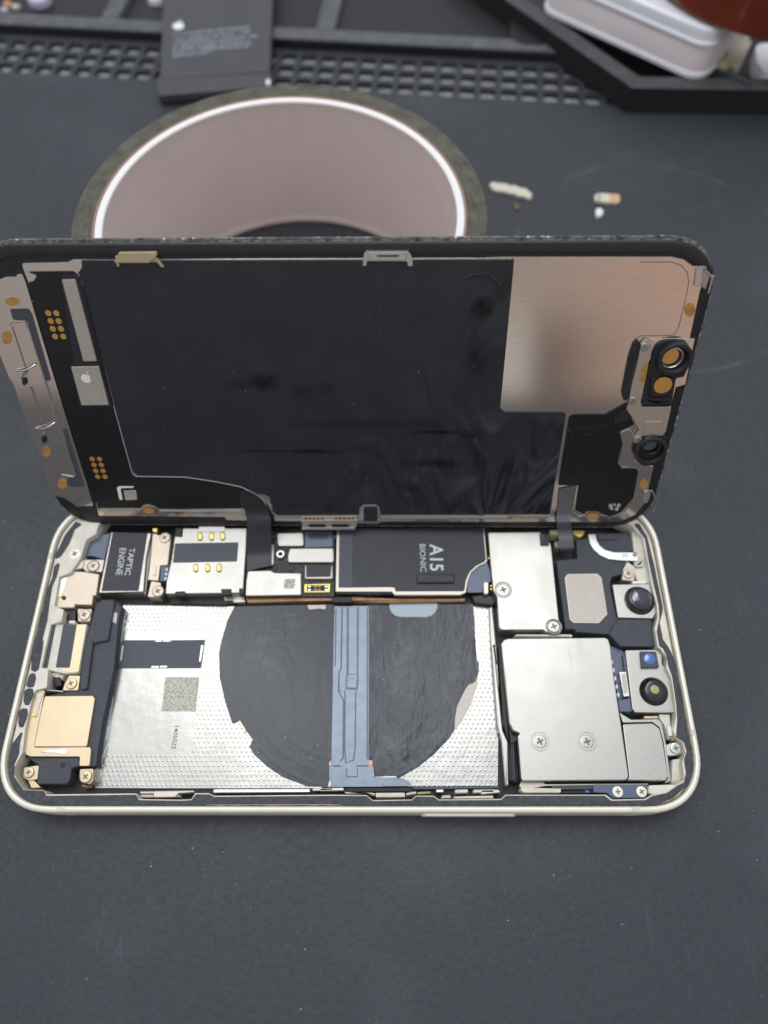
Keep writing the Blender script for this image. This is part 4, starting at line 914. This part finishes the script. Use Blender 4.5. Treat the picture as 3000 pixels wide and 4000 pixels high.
prism('chassis_corner', BASE, 'H:1440,900 1500,890 1520,930 1530,1055 1470,1085 1430,1085', 1.6, 4.2, 'cream_inner', ph, r=.4, bev=.4)
prism('chassis_corner', BASE, 'H:1262,1095 1470,1088 1480,1098 1390,1155 1290,1165 1262,1150', 1.6, 6.3, 'cream_inner', ph, r=.4, bev=.1)
bb = prism('button_bracket', BASE, 'H:845,1090 1248,1088 1258,1155 1232,1190 990,1192 945,1152 846,1148', 1.6, 5.4, 'bracket_blue', ph, r=.3)
screw(BASE, 'H:1030,1143', 5.8, 21, bb, 'cream_metal', rot=.1)
screw(BASE, 'H:1210,1143', 5.8, 21, bb, 'cream_metal', rot=.6)
prism('side_flex', BASE, 'H:530,1100 845,1098 845,1125 530,1128', 1.6, 5.0, 'label_dark', ph, r=.1)
prism('side_flex', BASE, 'H:600,1135 845,1130 845,1155 600,1158', 1.6, 4.6, 'pan_dark', ph, r=.1)
prism('blue_spot', BASE, 'H:785,1130 815,1130 815,1152 785,1152', 4.6, 4.75, 'lens_blue', ph, r=.1)
prism('side_rail', BASE, 'H:300,1110 600,1120 600,1150 330,1150 300,1135', 1.6, 5.2, 'cream_inner', ph, r=.2)

# ---- mechanisms along the front wall
for s, z, m in (('B:1290,1400 1659,1398 1659,1415 1300,1425', 4.6, 'steel_warm'), ('D:0,1398 370,1392 375,1410 230,1420 200,1455 0,1458', 4.8, 'steel_warm'),
                ('B:1300,1430 1659,1430 1659,1452 1310,1455', 4.2, 'cream_inner'), ('D:555,1380 1445,1378 1450,1410 550,1415', 4.4, 'steel_bright'),
                ('D:1470,1372 1659,1370 1659,1392 1470,1398', 4.4, 'steel'), ('F:0,1370 215,1365 225,1395 0,1400', 4.4, 'steel'),
                ('F:225,1370 850,1365 860,1405 240,1405', 3.6, 'pan_dark'), ('F:510,1415 785,1412 790,1452 520,1455', 5.0, 'cream_inner'),
                ('F:850,1362 1659,1356 1659,1372 860,1382', 3.0, 'bracket_blue'), ('F:900,1408 1020,1402 1030,1418 905,1425', 4.6, 'pale_yellow'),
                ('F:1070,1385 1145,1382 1145,1408 1080,1412', 4.8, 'steel_bright'), ('F:1250,1385 1370,1382 1370,1412 1255,1415', 4.8, 'cream_inner'), ('F:1420,1385 1610,1382 1610,1412 1425,1412', 4.8, 'cream_inner'),
                ('F:1125,1442 1200,1435 1220,1462 1130,1465', 5.2, 'cream_inner'), ('F:1240,1448 1600,1440 1610,1465 1240,1468', 5.0, 'cream_inner'), ('F:220,1400 370,1410 500,1415 510,1440 430,1420 240,1420', 5.2, 'cream_inner'), ('H:0,1130 130,1125 150,1150 0,1165', 4.8, 'steel')):
    prism('side_key_mechanism', BASE, s, 1.6, z, m, ph, r=.15, bev=.12)
tube('key_pin', [(*BASE.at(p, 5), 5) for p in parse('F:800,1430 850,1420 890,1415')], .4, 'steel', ph, 8)
# ================================================================== display panel leaning back on the tape roll
dp = empty('display_panel', SCR, 'black display panel seen from inside, leaning back on the tape roll', 'display')
SW, SH, SR = 71.8, 68.9, 11.5
def sloop(d, z): return [(x, y, z) for x, y in rrect(-SW+d, d, SW-d, SH-d, SR-d, 12, 2.3)]
bm = bmesh.new()
sweep(bm, [sloop(d, z) for d, z in ((1.2,-2.1),(.5,-2.05),(.1,-1.8),(0,-1.4))], cap0=True); sweep(bm, [sloop(d, z) for d, z in ((0,-1.4),(.05,-.95),(.2,-.9))], mi=1)
finish('cover_glass', bm, ['glass_black', 'dusty_edge'], dp, 50)
bm = bmesh.new()
sweep(bm, [sloop(d, z) for d, z in ((.2,-.95),(.18,-.55),(.22,-.5))]); sweep(bm, [sloop(d, z) for d, z in ((.22,-.5),(.55,-.45))], mi=1)
sweep(bm, [sloop(d, z) for d, z in ((.55,-.45),(.75,-.1),(1.0,0),(2.6,.02),(2.7,-.2))], cap1=True)
finish('bezel_frame', bm, ['bezel', 'dusty_edge'], dp, 40)
S = SCR
PL = prism('metal_back', S, 'a:150,250 142,213 440,206 475,188 740,190 | c:0,183 1659,178 | e:0,172 1200,172 1280,190 1335,232 1415,230 1420,300 1385,390 1320,690 | f:1085,535 1050,680 1030,770 960,850 860,892 640,896 550,893 0,895 | d:1659,893 820,893 790,908 660,905 650,890 100,888 | b:1600,885 1470,882 1455,862 640,855 | a:500,1161', -.25, .08, 'plate_pink', dp, r=.4, bev=.05)
# lower metal strip at the left end with its tabs
ls = prism('side_bracket', S, 'a:110,285 142,282 165,335 412,1161 | b:560,640 605,790 500,795 420,742 345,722 310,655 200,335 85,0 | a:60,960 -10,790 -60,560 -60,400 -30,345 5,315 40,302 105,302', -.2, .2, 'plate_pink', dp, r=.4, bev=.08)
prism('dark_inlay', S, 'a:62,508 185,506 208,540 330,960 325,975 285,975 180,600 165,585 85,580', .2, .24, 'label_dark', ls, r=.4, bev=.02)
prism('dark_inlay', S, 'b:405,285 435,290 550,665 460,668 430,640 440,612 490,600', .2, .24, 'label_dark', ls, r=.4, bev=.02)
for s, w in (('a:62,612 80,595 160,595 185,640 350,1161', .35), ('b:335,150 490,590 475,605 400,590', .35), ('a:75,625 170,910', .22), ('a:200,1010 250,1161', .2), ('b:195,20 275,250', .2)):
    polystrip('raised_edge', S, s, .15, .45, w, 'steel', ls)
for o_ in 'ab':
    k = o_[0]
    base = parse('a:160,910')[0] if k == 'a' else parse('b:287,290')[0]
    L_ = lambda x, y, h: S.world((*S.at((base[0]+x/1.659, base[1]+y/1.659), h), h))
    tube('bent_tab', [S.loc(L_(-58, -2, .4)), S.loc(L_(0, 0, 1.0)), S.loc(L_(36, -18, 1.4)), S.loc(L_(70, -40, .5))], .22, 'steel_bright', dp, 6)
    tube('bent_tab', [S.loc(L_(2, 0, 1.0)), S.loc(L_(-8, 30, 1.0)), S.loc(L_(-20, 50, .5))], .22, 'steel_bright', dp, 6)
    prism('tab_foot', S, [S.at((base[0]+x/1.659, base[1]+y/1.659), .5) for x, y in ((-18,48),(12,50),(15,85),(-5,100),(-18,80))], .1, .5, 'black_plastic', dp, r=.2)

# black flex board, graphite sheet
fx = prism('display_flex', S, 'a:170,268 470,264 500,285 560,420 | b:735,140 850,560 880,600 1200,605 1400,635 1560,670 1600,690 1545,700 1565,790 1580,800 1560,808 1030,808 1000,790 960,778 930,785 912,805 640,806 622,790 430,200 | a:185,335 215,330 240,292', .08, .26, 'screen_flex', dp, r=.3, bev=.05)
polystrip('flex_outline', S, 'b:735,140 850,560 862,588 885,600 1050,602 1200,605 1400,635 1560,668 1659,715 | d:40,745 65,785', .26, .42, .14, 'grey_mark', fx)
sheet = prism('graphite_sheet', S, 'a:525,195 1659,196 | c:1000,193 1659,190 | e:180,186 175,260 90,1150 95,1161 | f:95,165 118,182 500,184 516,200 412,845 | d:1659,848 806,850 800,800 780,785 695,785 676,800 668,848 135,850 108,825 98,740 60,720 | b:1659,712 1560,664 1400,631 1200,601 890,597 858,560 740,140 | a:560,420 505,275 530,240', .08, .36, 'sheet', dp, r=.3, bev=.1)
prism('sheet_patch', S, 'c:1390,440 1500,470 1500,890 1370,890', .36, .39, 'sheet', sheet, r=.4, bev=.03)
tube('sheet_tear', [(*S.at(p, .4), .42) for p in parse('d:1300,290 1330,305 1400,318 1440,300 1450,250 1430,215')], .16, 'sheet', sheet, 6)
prism('sheet_tear', S, 'd:1310,300 1360,290 1425,320 1420,355 1370,365 1330,345', .34, .42, 'screen_flex', sheet, r=.3, bev=.1)
for s, w in (('d:1060,380 1038,450 1040,540 1065,640 1110,740 1135,800', 1.0), ('d:1245,360 1285,430 1292,500 1275,570 1245,620', .9), ('d:1100,560 1150,650 1220,730 1260,800', .8), ('d:1450,360 1490,470 1525,560 1530,680 1515,800', 1.1),
             ('d:1390,380 1420,480 1430,600 1420,740', .9), ('d:1550,430 1600,480 1650,500', .9), ('d:1330,560 1340,680 1325,800', .8), ('c:1320,330 1400,290 1500,285 1560,330 1590,370', .8), ('c:1365,420 1370,600 1350,880', .6), ('c:1500,440 1500,640 1490,860', .6), ('d:112,640 125,720 140,790', .7), ('d:20,600 60,640 95,700 105,780', .8)):
    polystrip('sheet_crease', S, s, .30, .44, w, 'sheet', sheet)

# driver modules, contact pads, stickers
m1 = prism('driver_module', S, 'a:400,322 486,320 626,848 540,849', .3, .75, 'module_pale', fx, r=.15, bev=.06)
prism('module_surround', S, 'a:395,300 420,285 490,285 515,310 640,850 625,870 480,880', .2, .34, 'module_side', fx, r=.3)
m2 = prism('driver_module', S, 'a:460,888 638,882 704,1132 528,1134', .3, .75, 'module_pale', fx, r=.15, bev=.06)
prism('module_surround', S, 'a:455,872 645,868 728,1145 520,1150', .2, .34, 'module_side', fx, r=.3)
emblem('emblem', S, S.at(parse('a:558,955')[0], .77), .77, 2.5, -.25, 'white_mark', fx)
prism('etched_patch', S, 'a:568,1045 640,1042 655,1110 582,1112', .75, .765, 'etched', fx, r=0, bev=0)
for pts in (((312,537),(365,537),(328,588),(380,588),(342,638),(395,638),(357,688),(410,688)),):
    for x, y in pts:
        c = S.at(parse(f'a:{x},{y}')[0], .3)
        finish('gold_pad', bm_prism(bmesh.new(), circle(c[0], c[1], .62, 16), .2, .3, .02), 'gold_pad', fx)
for x, y in ((597,487),(645,487),(609,525),(657,525),(621,564),(668,564),(633,602),(680,602)):
    c = S.at(parse(f'b:{x},{y}')[0], .3)
    finish('gold_pad', bm_prism(bmesh.new(), circle(c[0], c[1], .62, 16), .2, .3, .02), 'gold_pad', fx)
prism('small_sticker', S, 'b:800,690 882,688 888,750 812,752', .26, .3, 'etched', fx, r=.05, bev=0)
prism('white_corner_line', S, 'b:757,675 770,664 865,664 865,673 785,675 782,690 795,750 775,752', .26, .34, 'white_mark', fx, r=.2, bev=.03)

# thin bright rails of the metal back along its lower edge
for s, w in (('b:625,770 632,808 645,822 905,822 935,800 975,790 1010,800 1035,824 1230,826 1560,824 1580,805', .22), ('d:85,790 105,840 130,855 668,855 675,860', .22), ('d:805,858 935,860 1270,864 1659,868 | f:140,858 410,860', .22),
             ('d:810,872 1659,878 | f:130,868 440,870', .15), ('f:560,830 600,862 640,855 665,830 720,830 745,855 800,866 890,838 950,760 985,600 995,560 970,545 880,545 862,520', .2), ('d:668,850 676,800 695,786 780,786 798,802 806,852', .3)):
    polystrip('edge_rail', S, s, .0, .38, w, 'steel', PL)
prism('black_tab', S, 'd:697,805 786,805 786,890 697,890', .08, .5, 'black_plastic', dp, r=.2)

# sensor flex at the right end
sf = prism('sensor_flex', S, 'f:545,205 570,197 770,197 905,122 925,150 935,210 960,262 865,310 882,380 852,510 870,543 970,545 982,570 950,740 880,830 800,860 745,842 722,825 650,825 632,845 575,815 597,660 465,655 472,610 535,220', .08, .34, 'screen_flex', dp, r=.4, bev=.08)
for s in ('f:585,290 800,270 770,610 500,610 560,300', 'f:630,330 750,320 700,590 600,600'):
    polystrip('emboss_line', S, s + ' ' + s.split(':')[1].split()[0], .3, .365, .12, 'bezel', sf)
prism('sensor_ribbon', S, 'f:830,215 920,150 945,225 825,265', .34, .6, 'flex_black', sf, r=.1)
polystrip('cable_edge', S, 'f:592,660 578,720 565,812', .1, .5, .2, 'pale_yellow', sf)
bm = bmesh.new()
for i in range(9):
    x, y = S.at(parse(f'f:{800+random.uniform(0,60):.0f},{775+random.uniform(0,35):.0f}')[0], .5)
    bm_prism(bm, circle(x, y, random.uniform(.25,.5), 7), .3, random.uniform(.6, 1.0), .1)
finish('glue_blob', bm, 'module_pale', sf)

# groove around the bare metal corner
polystrip('groove', S, 'e:1000,204 1200,205 1260,225 1300,270 1312,330 1290,450 1245,630 1225,665 1190,682 1000,684 970,700 955,740', .06, .1, .14, 'slot_dark', PL)
# camera seat bracket
prism('camera_seat_plate', S, 'e:1060,705 1352,700 1325,830 1290,1000 1220,1020 1180,830', .05, .3, 'plate_pink', dp, r=.3)
sb = prism('sensor_bracket', S, 'e:1000,735 1035,702 1075,732 1068,830 1056,850 1000,1130 1010,1145 1200,1142 | f:1165,308 1145,335 1010,338 985,390 955,365 965,335 990,300 960,240 908,165 | e:920,1120 940,1010 985,830', .3, .85, 'steel_warm', dp, r=.35, bev=.12)
prism('bracket_pad', S, 'f:1035,245 1140,243 1145,262 1130,315 1115,325 1020,325 1015,310', .85, 1.0, 'steel_warm', sb, r=.3, bev=.08)
prism('amber_tape', S, 'e:1018,860 1050,855 1030,978 985,980', .85, .9, 'orange_dot', sb, r=.1, bev=.02)
prism('bracket_dark_side', S, 'e:955,740 985,710 1000,740 965,860 930,1000 915,1100 890,1105 880,1060 925,830', .1, .8, 'black_plastic', dp, r=.4)  # black piece along the left side of the sensor bracket
screw(S, 'e:1028,757', 1.1, 18, sb, 'steel'); screw(S, 'e:950,1107', 1.1, 17, sb, 'steel'); screw(S, 'f:982,365', 1.1, 17, sb, 'steel')
def sring(spec, prof, m, name, parent, k=1.0, seg=40):
    c = S.at(parse(spec)[0], 1.0); return ring_lathe(name, c, [(r*k, z) for r, z in prof], m, parent, seg)
hd = prism('camera_holder', S, 'e:1085,800 1110,740 1160,712 1240,710 1300,745 1325,800 1315,880 1280,950 1230,960 1205,1100 1195,1140 1010,1135 1005,1120 1050,900', .3, .9, 'black_plastic', dp, r=.4, bev=.15)
sring('e:1215,825', [(2.3,.6),(3.5,.6),(3.5,1.9),(3.3,2.1),(2.75,2.1),(2.4,1.5)], 'black_plastic', 'holder_ring', hd)
sring('e:1197,820', [(1.95,.8),(2.3,.8),(2.3,1.5),(2.1,1.6),(1.95,1.4)], 'steel', 'inner_ring', hd)
c = S.at(parse('e:1190,815')[0], 1.25)
finish('amber_disc', bm_prism(bmesh.new(), circle(c[0], c[1], 1.75, 32), .8, 1.25, .05), 'gold_pad', hd)
prism('square_seat', S, 'e:1068,965 1205,955 1195,1070 1062,1085', .8, 1.5, 'black_plastic', hd, r=.2, bev=.2)
c = S.at(parse('e:1145,1005')[0], 1.56)
finish('amber_disc', bm_prism(bmesh.new(), circle(c[0], c[1], 1.85, 32), 1.3, 1.56, .05), 'gold_pad', hd)
prism('holder_bar', S, 'e:1010,1085 1195,1085 1190,1105 1080,1105 1080,1118 1190,1118 1188,1136 1012,1132', .8, 1.25, 'black_plastic', hd, r=.1)
h2 = prism('sensor_holder', S, 'f:960,400 1000,340 1060,330 1150,325 1170,345 1170,420 1150,500 1090,530 1010,530 970,490', .2, .8, 'black_plastic', dp, r=.4, bev=.15)
prism('seat_plate', S, 'f:858,318 925,292 960,330 940,420 965,500 1080,535 1075,560 870,530 860,505 885,385', .05, .3, 'plate_pink', dp, r=.3)
sring('f:1062,425', [(2.35,.5),(3.5,.5),(3.5,1.7),(3.3,1.9),(2.8,1.9),(2.4,1.2)], 'black_plastic', 'holder_ring', h2)
sring('f:1060,395', [(1.5,.6),(2.25,.6),(2.25,1.9),(2.1,2.05),(1.7,2.05),(1.55,1.8)], 'rubber_tube', 'inner_ring', h2)
c = S.at(parse('f:1058,392')[0], 1.8)
finish('grey_disc', bm_prism(bmesh.new(), circle(c[0], c[1], 1.6, 32), .6, 1.8, .1), 'bracket_black', h2)

# orange inspection dots
def odot(spec, rx, ry, h=.24):
    c = parse(spec)[0]
    finish('orange_dot', bm_prism(bmesh.new(), [S.at(p, h) for p in circle(c[0], c[1], rx/1.659, 20, ry/1.659)], h-.08, h, .02), 'orange_dot', dp)
odot('a:80,460', 47, 28); odot('a:45,695', 34, 44); odot('b:300,440', 28, 36); odot('b:405,645', 30, 36); odot('b:965,820', 36, 22, .3); odot('e:1318,515', 36, 46, .14); odot('f:1020,650', 28, 34, .14); odot('f:690,857', 40, 20, .3)

# latch clips
def clip(spec_low, spec_top, m, hh=1.6):
    prism('latch_clip', S, spec_low, .08, .45, m, dp, r=.1, bev=.05)
    prism('latch_clip', S, spec_top, .45, hh, m, dp, r=.15, bev=.1)
clip('a:745,165 1000,165 1030,190 1065,235 1045,240 1015,205 770,212 775,235 755,232', 'a:770,145 1008,142 1018,160 985,195 965,212 740,212 742,195', 'gold', 1.3)
clip('c:700,150 720,130 980,130 1005,160 1015,185 1015,232 985,232 978,200 720,200 715,230 690,230', 'c:722,140 975,138 972,195 728,198', 'steel_bright', 1.3)
prism('latch_slot', S, 'c:785,160 930,160 920,172 780,172', 1.3, 1.36, 'slot_dark', dp, r=.2, bev=.01)
hp = prism('hinge_plate', S, 'd:295,862 655,858 660,895 640,945 300,945', .1, .9, 'steel_warm', dp, r=.2, bev=.1)
prism('hinge_lip', S, 'd:290,886 658,882 658,892 292,896', .9, 1.15, 'steel_bright', hp, r=.05, bev=.05)
prism('hinge_lip', S, 'd:295,934 642,932 640,946 298,946', .9, 1.05, 'steel_bright', hp, r=.05, bev=.05)
for x in (332, 482): prism('hinge_slot', S, f'd:{x},918 {x+20},908 {x+112},908 {x+128},918 {x+112},928 {x+20},928', .9, .93, 'pan_dark', hp, r=.1, bev=.005)
for x in (322,348,378,404,430,518,546,574,602,628):
    c = S.at(parse(f'd:{x},872')[0], .93); finish('weld_spot', bm_prism(bmesh.new(), circle(c[0], c[1], .42, 10), .88, .93, .02), 'copper', hp)
for P0 in ('e:1362,245 1412,250 1408,330 1385,365 1345,360', 'f:1025,700 1068,690 1060,740 1040,775 1015,760'):
    prism('clip_weld', S, P0, .1, .5, 'steel_bright', dp, r=.15, bev=.1)
tube('wire_clip', [(*S.at(p, .9), .9) for p in parse('e:1375,235 1418,238 1420,258 1462,300 1455,340 1438,405')], .2, 'steel_bright', dp, 6)
tube('wire_clip', [(*S.at(p, .9), .9) for p in parse('f:1045,690 1072,690 1102,755 1085,825 1062,815')], .2, 'steel_bright', dp, 6)
prism('clip_blade', S, 'e:1402,255 1418,258 1448,300 1420,385 1395,365', .4, .6, 'steel', dp, r=.1)

# ribbons running from the display down into the phone
def wp(px, h): return S.hit(px, h)
def wb(px, z): return BASE.hit(px, z)
strip('display_ribbon', S, [(wp((931,1916),.4), wp((1000,1929),.4)), (wp((944,1968),.55), wp((1034,1966),.55)), (wp((960,2008),.9), wp((1051,2006),.9)),
      (wp((964,2045),2.2), wp((1058,2040),2.2)), (wb((964,2100),7.4), wb((1059,2095),7.4)), (wb((964,2165),5.4), wb((1059,2155),5.4)), (wb((965,2230),5.0), wb((1060,2209),5.0))], 'flex_black', dp, .12, 8, 8)
strip('sensor_ribbon_cable', S, [(wp((2183,1912),.45), wp((2253,1897),.45)), (wp((2178,1982),.6), wp((2236,1988),.6)), (wp((2174,2018),1.0), wp((2230,2016),1.0)),
      (wp((2175,2040),2.2), wp((2231,2040),2.2)), (wb((2178,2075),7.8), wb((2234,2074),7.8)), (wb((2183,2112),7.0), wb((2239,2110),7.0)), (wb((2187,2143),6.0), wb((2242,2140),6.0)), (wb((2189,2154),4.6), wb((2243,2150),4.6))], 'flex_grey', dp, .12, 8, 6)
# ================================================================== camera, light, world
cd = bpy.data.cameras.new('camera'); co = bpy.data.objects.new('camera', cd); COL.objects.link(co); sc.camera = co
M = Matrix((CR, -CD, -CF)).transposed().to_4x4(); M.translation = CAM*MM; co.matrix_world = M
cd.sensor_width = 36; cd.lens = FPX/4000*36; cd.clip_start = .005; cd.clip_end = 20
cd.dof.use_dof = True; cd.dof.focus_distance = .149; cd.dof.aperture_fstop = cd.lens/2.7

def area(name, loc, target, size, power, col=(1,1,1), shape='RECTANGLE', sy=None):
    l = bpy.data.lights.new(name, 'AREA'); l.energy = power; l.size = size; l.shape = shape; l.color = col
    if shape in ('RECTANGLE', 'ELLIPSE'): l.size_y = sy or size
    o = bpy.data.objects.new(name, l); COL.objects.link(o); o.location = Vector(loc)*MM
    o.rotation_euler = (Vector(target)-Vector(loc)).to_track_quat('-Z', 'Y').to_euler(); return o
area('bench_lamp', (-90, 255, 720), (0, 20, 0), .76, 1.75, (.97, .985, 1), sy=.5)
area('tube_lamp', (-165, 150, 560), (0, 20, 0), .09, .30, (.93, .97, 1), sy=.30)
area('tube_lamp', (120, 165, 560), (0, 20, 0), .09, .30, (.93, .97, 1), sy=.30)
w = bpy.data.worlds.new('World'); sc.world = w; w.use_nodes = True
N = w.node_tree.nodes; L = w.node_tree.links; bg = N['Background']
tc = N.new('ShaderNodeTexCoord'); sp = N.new('ShaderNodeSeparateXYZ'); L.new(tc.outputs['Generated'], sp.inputs[0])
# a plain room: pale ceiling, warm surroundings on the side of the bench where the worker sits, darker elsewhere
cr = N.new('ShaderNodeValToRGB'); L.new(mathn(N, L, 'MULTIPLY_ADD', sp.outputs[2], .5, .5), cr.inputs[0])
e = cr.color_ramp.elements; e[0].position = 0; e[0].color = (.02,.02,.022,1); e[1].position = 1; e[1].color = (.80,.84,.93,1)
for p, c in ((.45,(.05,.05,.055,1)), (.56,(.27,.275,.295,1)), (.72,(.70,.72,.77,1))):
    n = e.new(p); n.color = c
yb = N.new('ShaderNodeMapRange'); yb.inputs[1].default_value = .55; yb.inputs[2].default_value = .9; L.new(mathn(N, L, 'MULTIPLY', sp.outputs[1], -1), yb.inputs[0])
az = mathn(N, L, 'ARCTAN2', sp.outputs[0], mathn(N, L, 'MULTIPLY', sp.outputs[1], -1))
wr = N.new('ShaderNodeValToRGB'); mr = N.new('ShaderNodeMapRange'); mr.inputs[1].default_value = -.6; mr.inputs[2].default_value = .8; L.new(az, mr.inputs[0]); L.new(mr.outputs[0], wr.inputs[0])
e = wr.color_ramp.elements; e[0].position = 0; e[0].color = (.46,.41,.38,1); e[1].position = 1; e[1].color = (.50,.36,.29,1)
for p, c in ((.40,(.38,.36,.36,1)), (.532,(.66,.64,.59,1)), (.553,(.15,.115,.10,1)), (.60,(.40,.30,.25,1)), (.66,(.56,.43,.355,1))):
    n = e.new(p); n.color = c
el = N.new('ShaderNodeMapRange'); el.inputs[1].default_value = .015; el.inputs[2].default_value = .085; L.new(sp.outputs[2], el.inputs[0])
wm = N.new('ShaderNodeMix'); wm.data_type = 'RGBA'; L.new(el.outputs[0], wm.inputs['Factor']); L.new(wr.outputs[0], wm.inputs['A']); w2 = N.new('ShaderNodeValToRGB'); L.new(mr.outputs[0], w2.inputs[0]); e = w2.color_ramp.elements
e[0].position = .3; e[0].color = (.45,.43,.42,1); e[1].position = .70; e[1].color = (.64,.44,.35,1); n = e.new(.54); n.color = (.46,.39,.35,1)
L.new(w2.outputs[0], wm.inputs['B'])
mix = N.new('ShaderNodeMix'); mix.data_type = 'RGBA'; lo = N.new('ShaderNodeMapRange'); lo.inputs[1].default_value = .22; lo.inputs[2].default_value = .48; lo.inputs[3].default_value = 1; lo.inputs[4].default_value = 0; L.new(sp.outputs[2], lo.inputs[0])
L.new(mathn(N, L, 'MULTIPLY', yb.outputs[0], lo.outputs[0]), mix.inputs['Factor']); L.new(cr.outputs[0], mix.inputs['A']); L.new(wm.outputs['Result'], mix.inputs['B'])
L.new(mix.outputs['Result'], bg.inputs['Color']); bg.inputs['Strength'].default_value = .9
sc.view_settings.view_transform = 'Standard'; sc.view_settings.look = 'None'; sc.view_settings.exposure = 0.08; sc.view_settings.gamma = 1
sc.view_settings.use_curve_mapping = False
sc.render.resolution_x = 768; sc.render.resolution_y = 1024
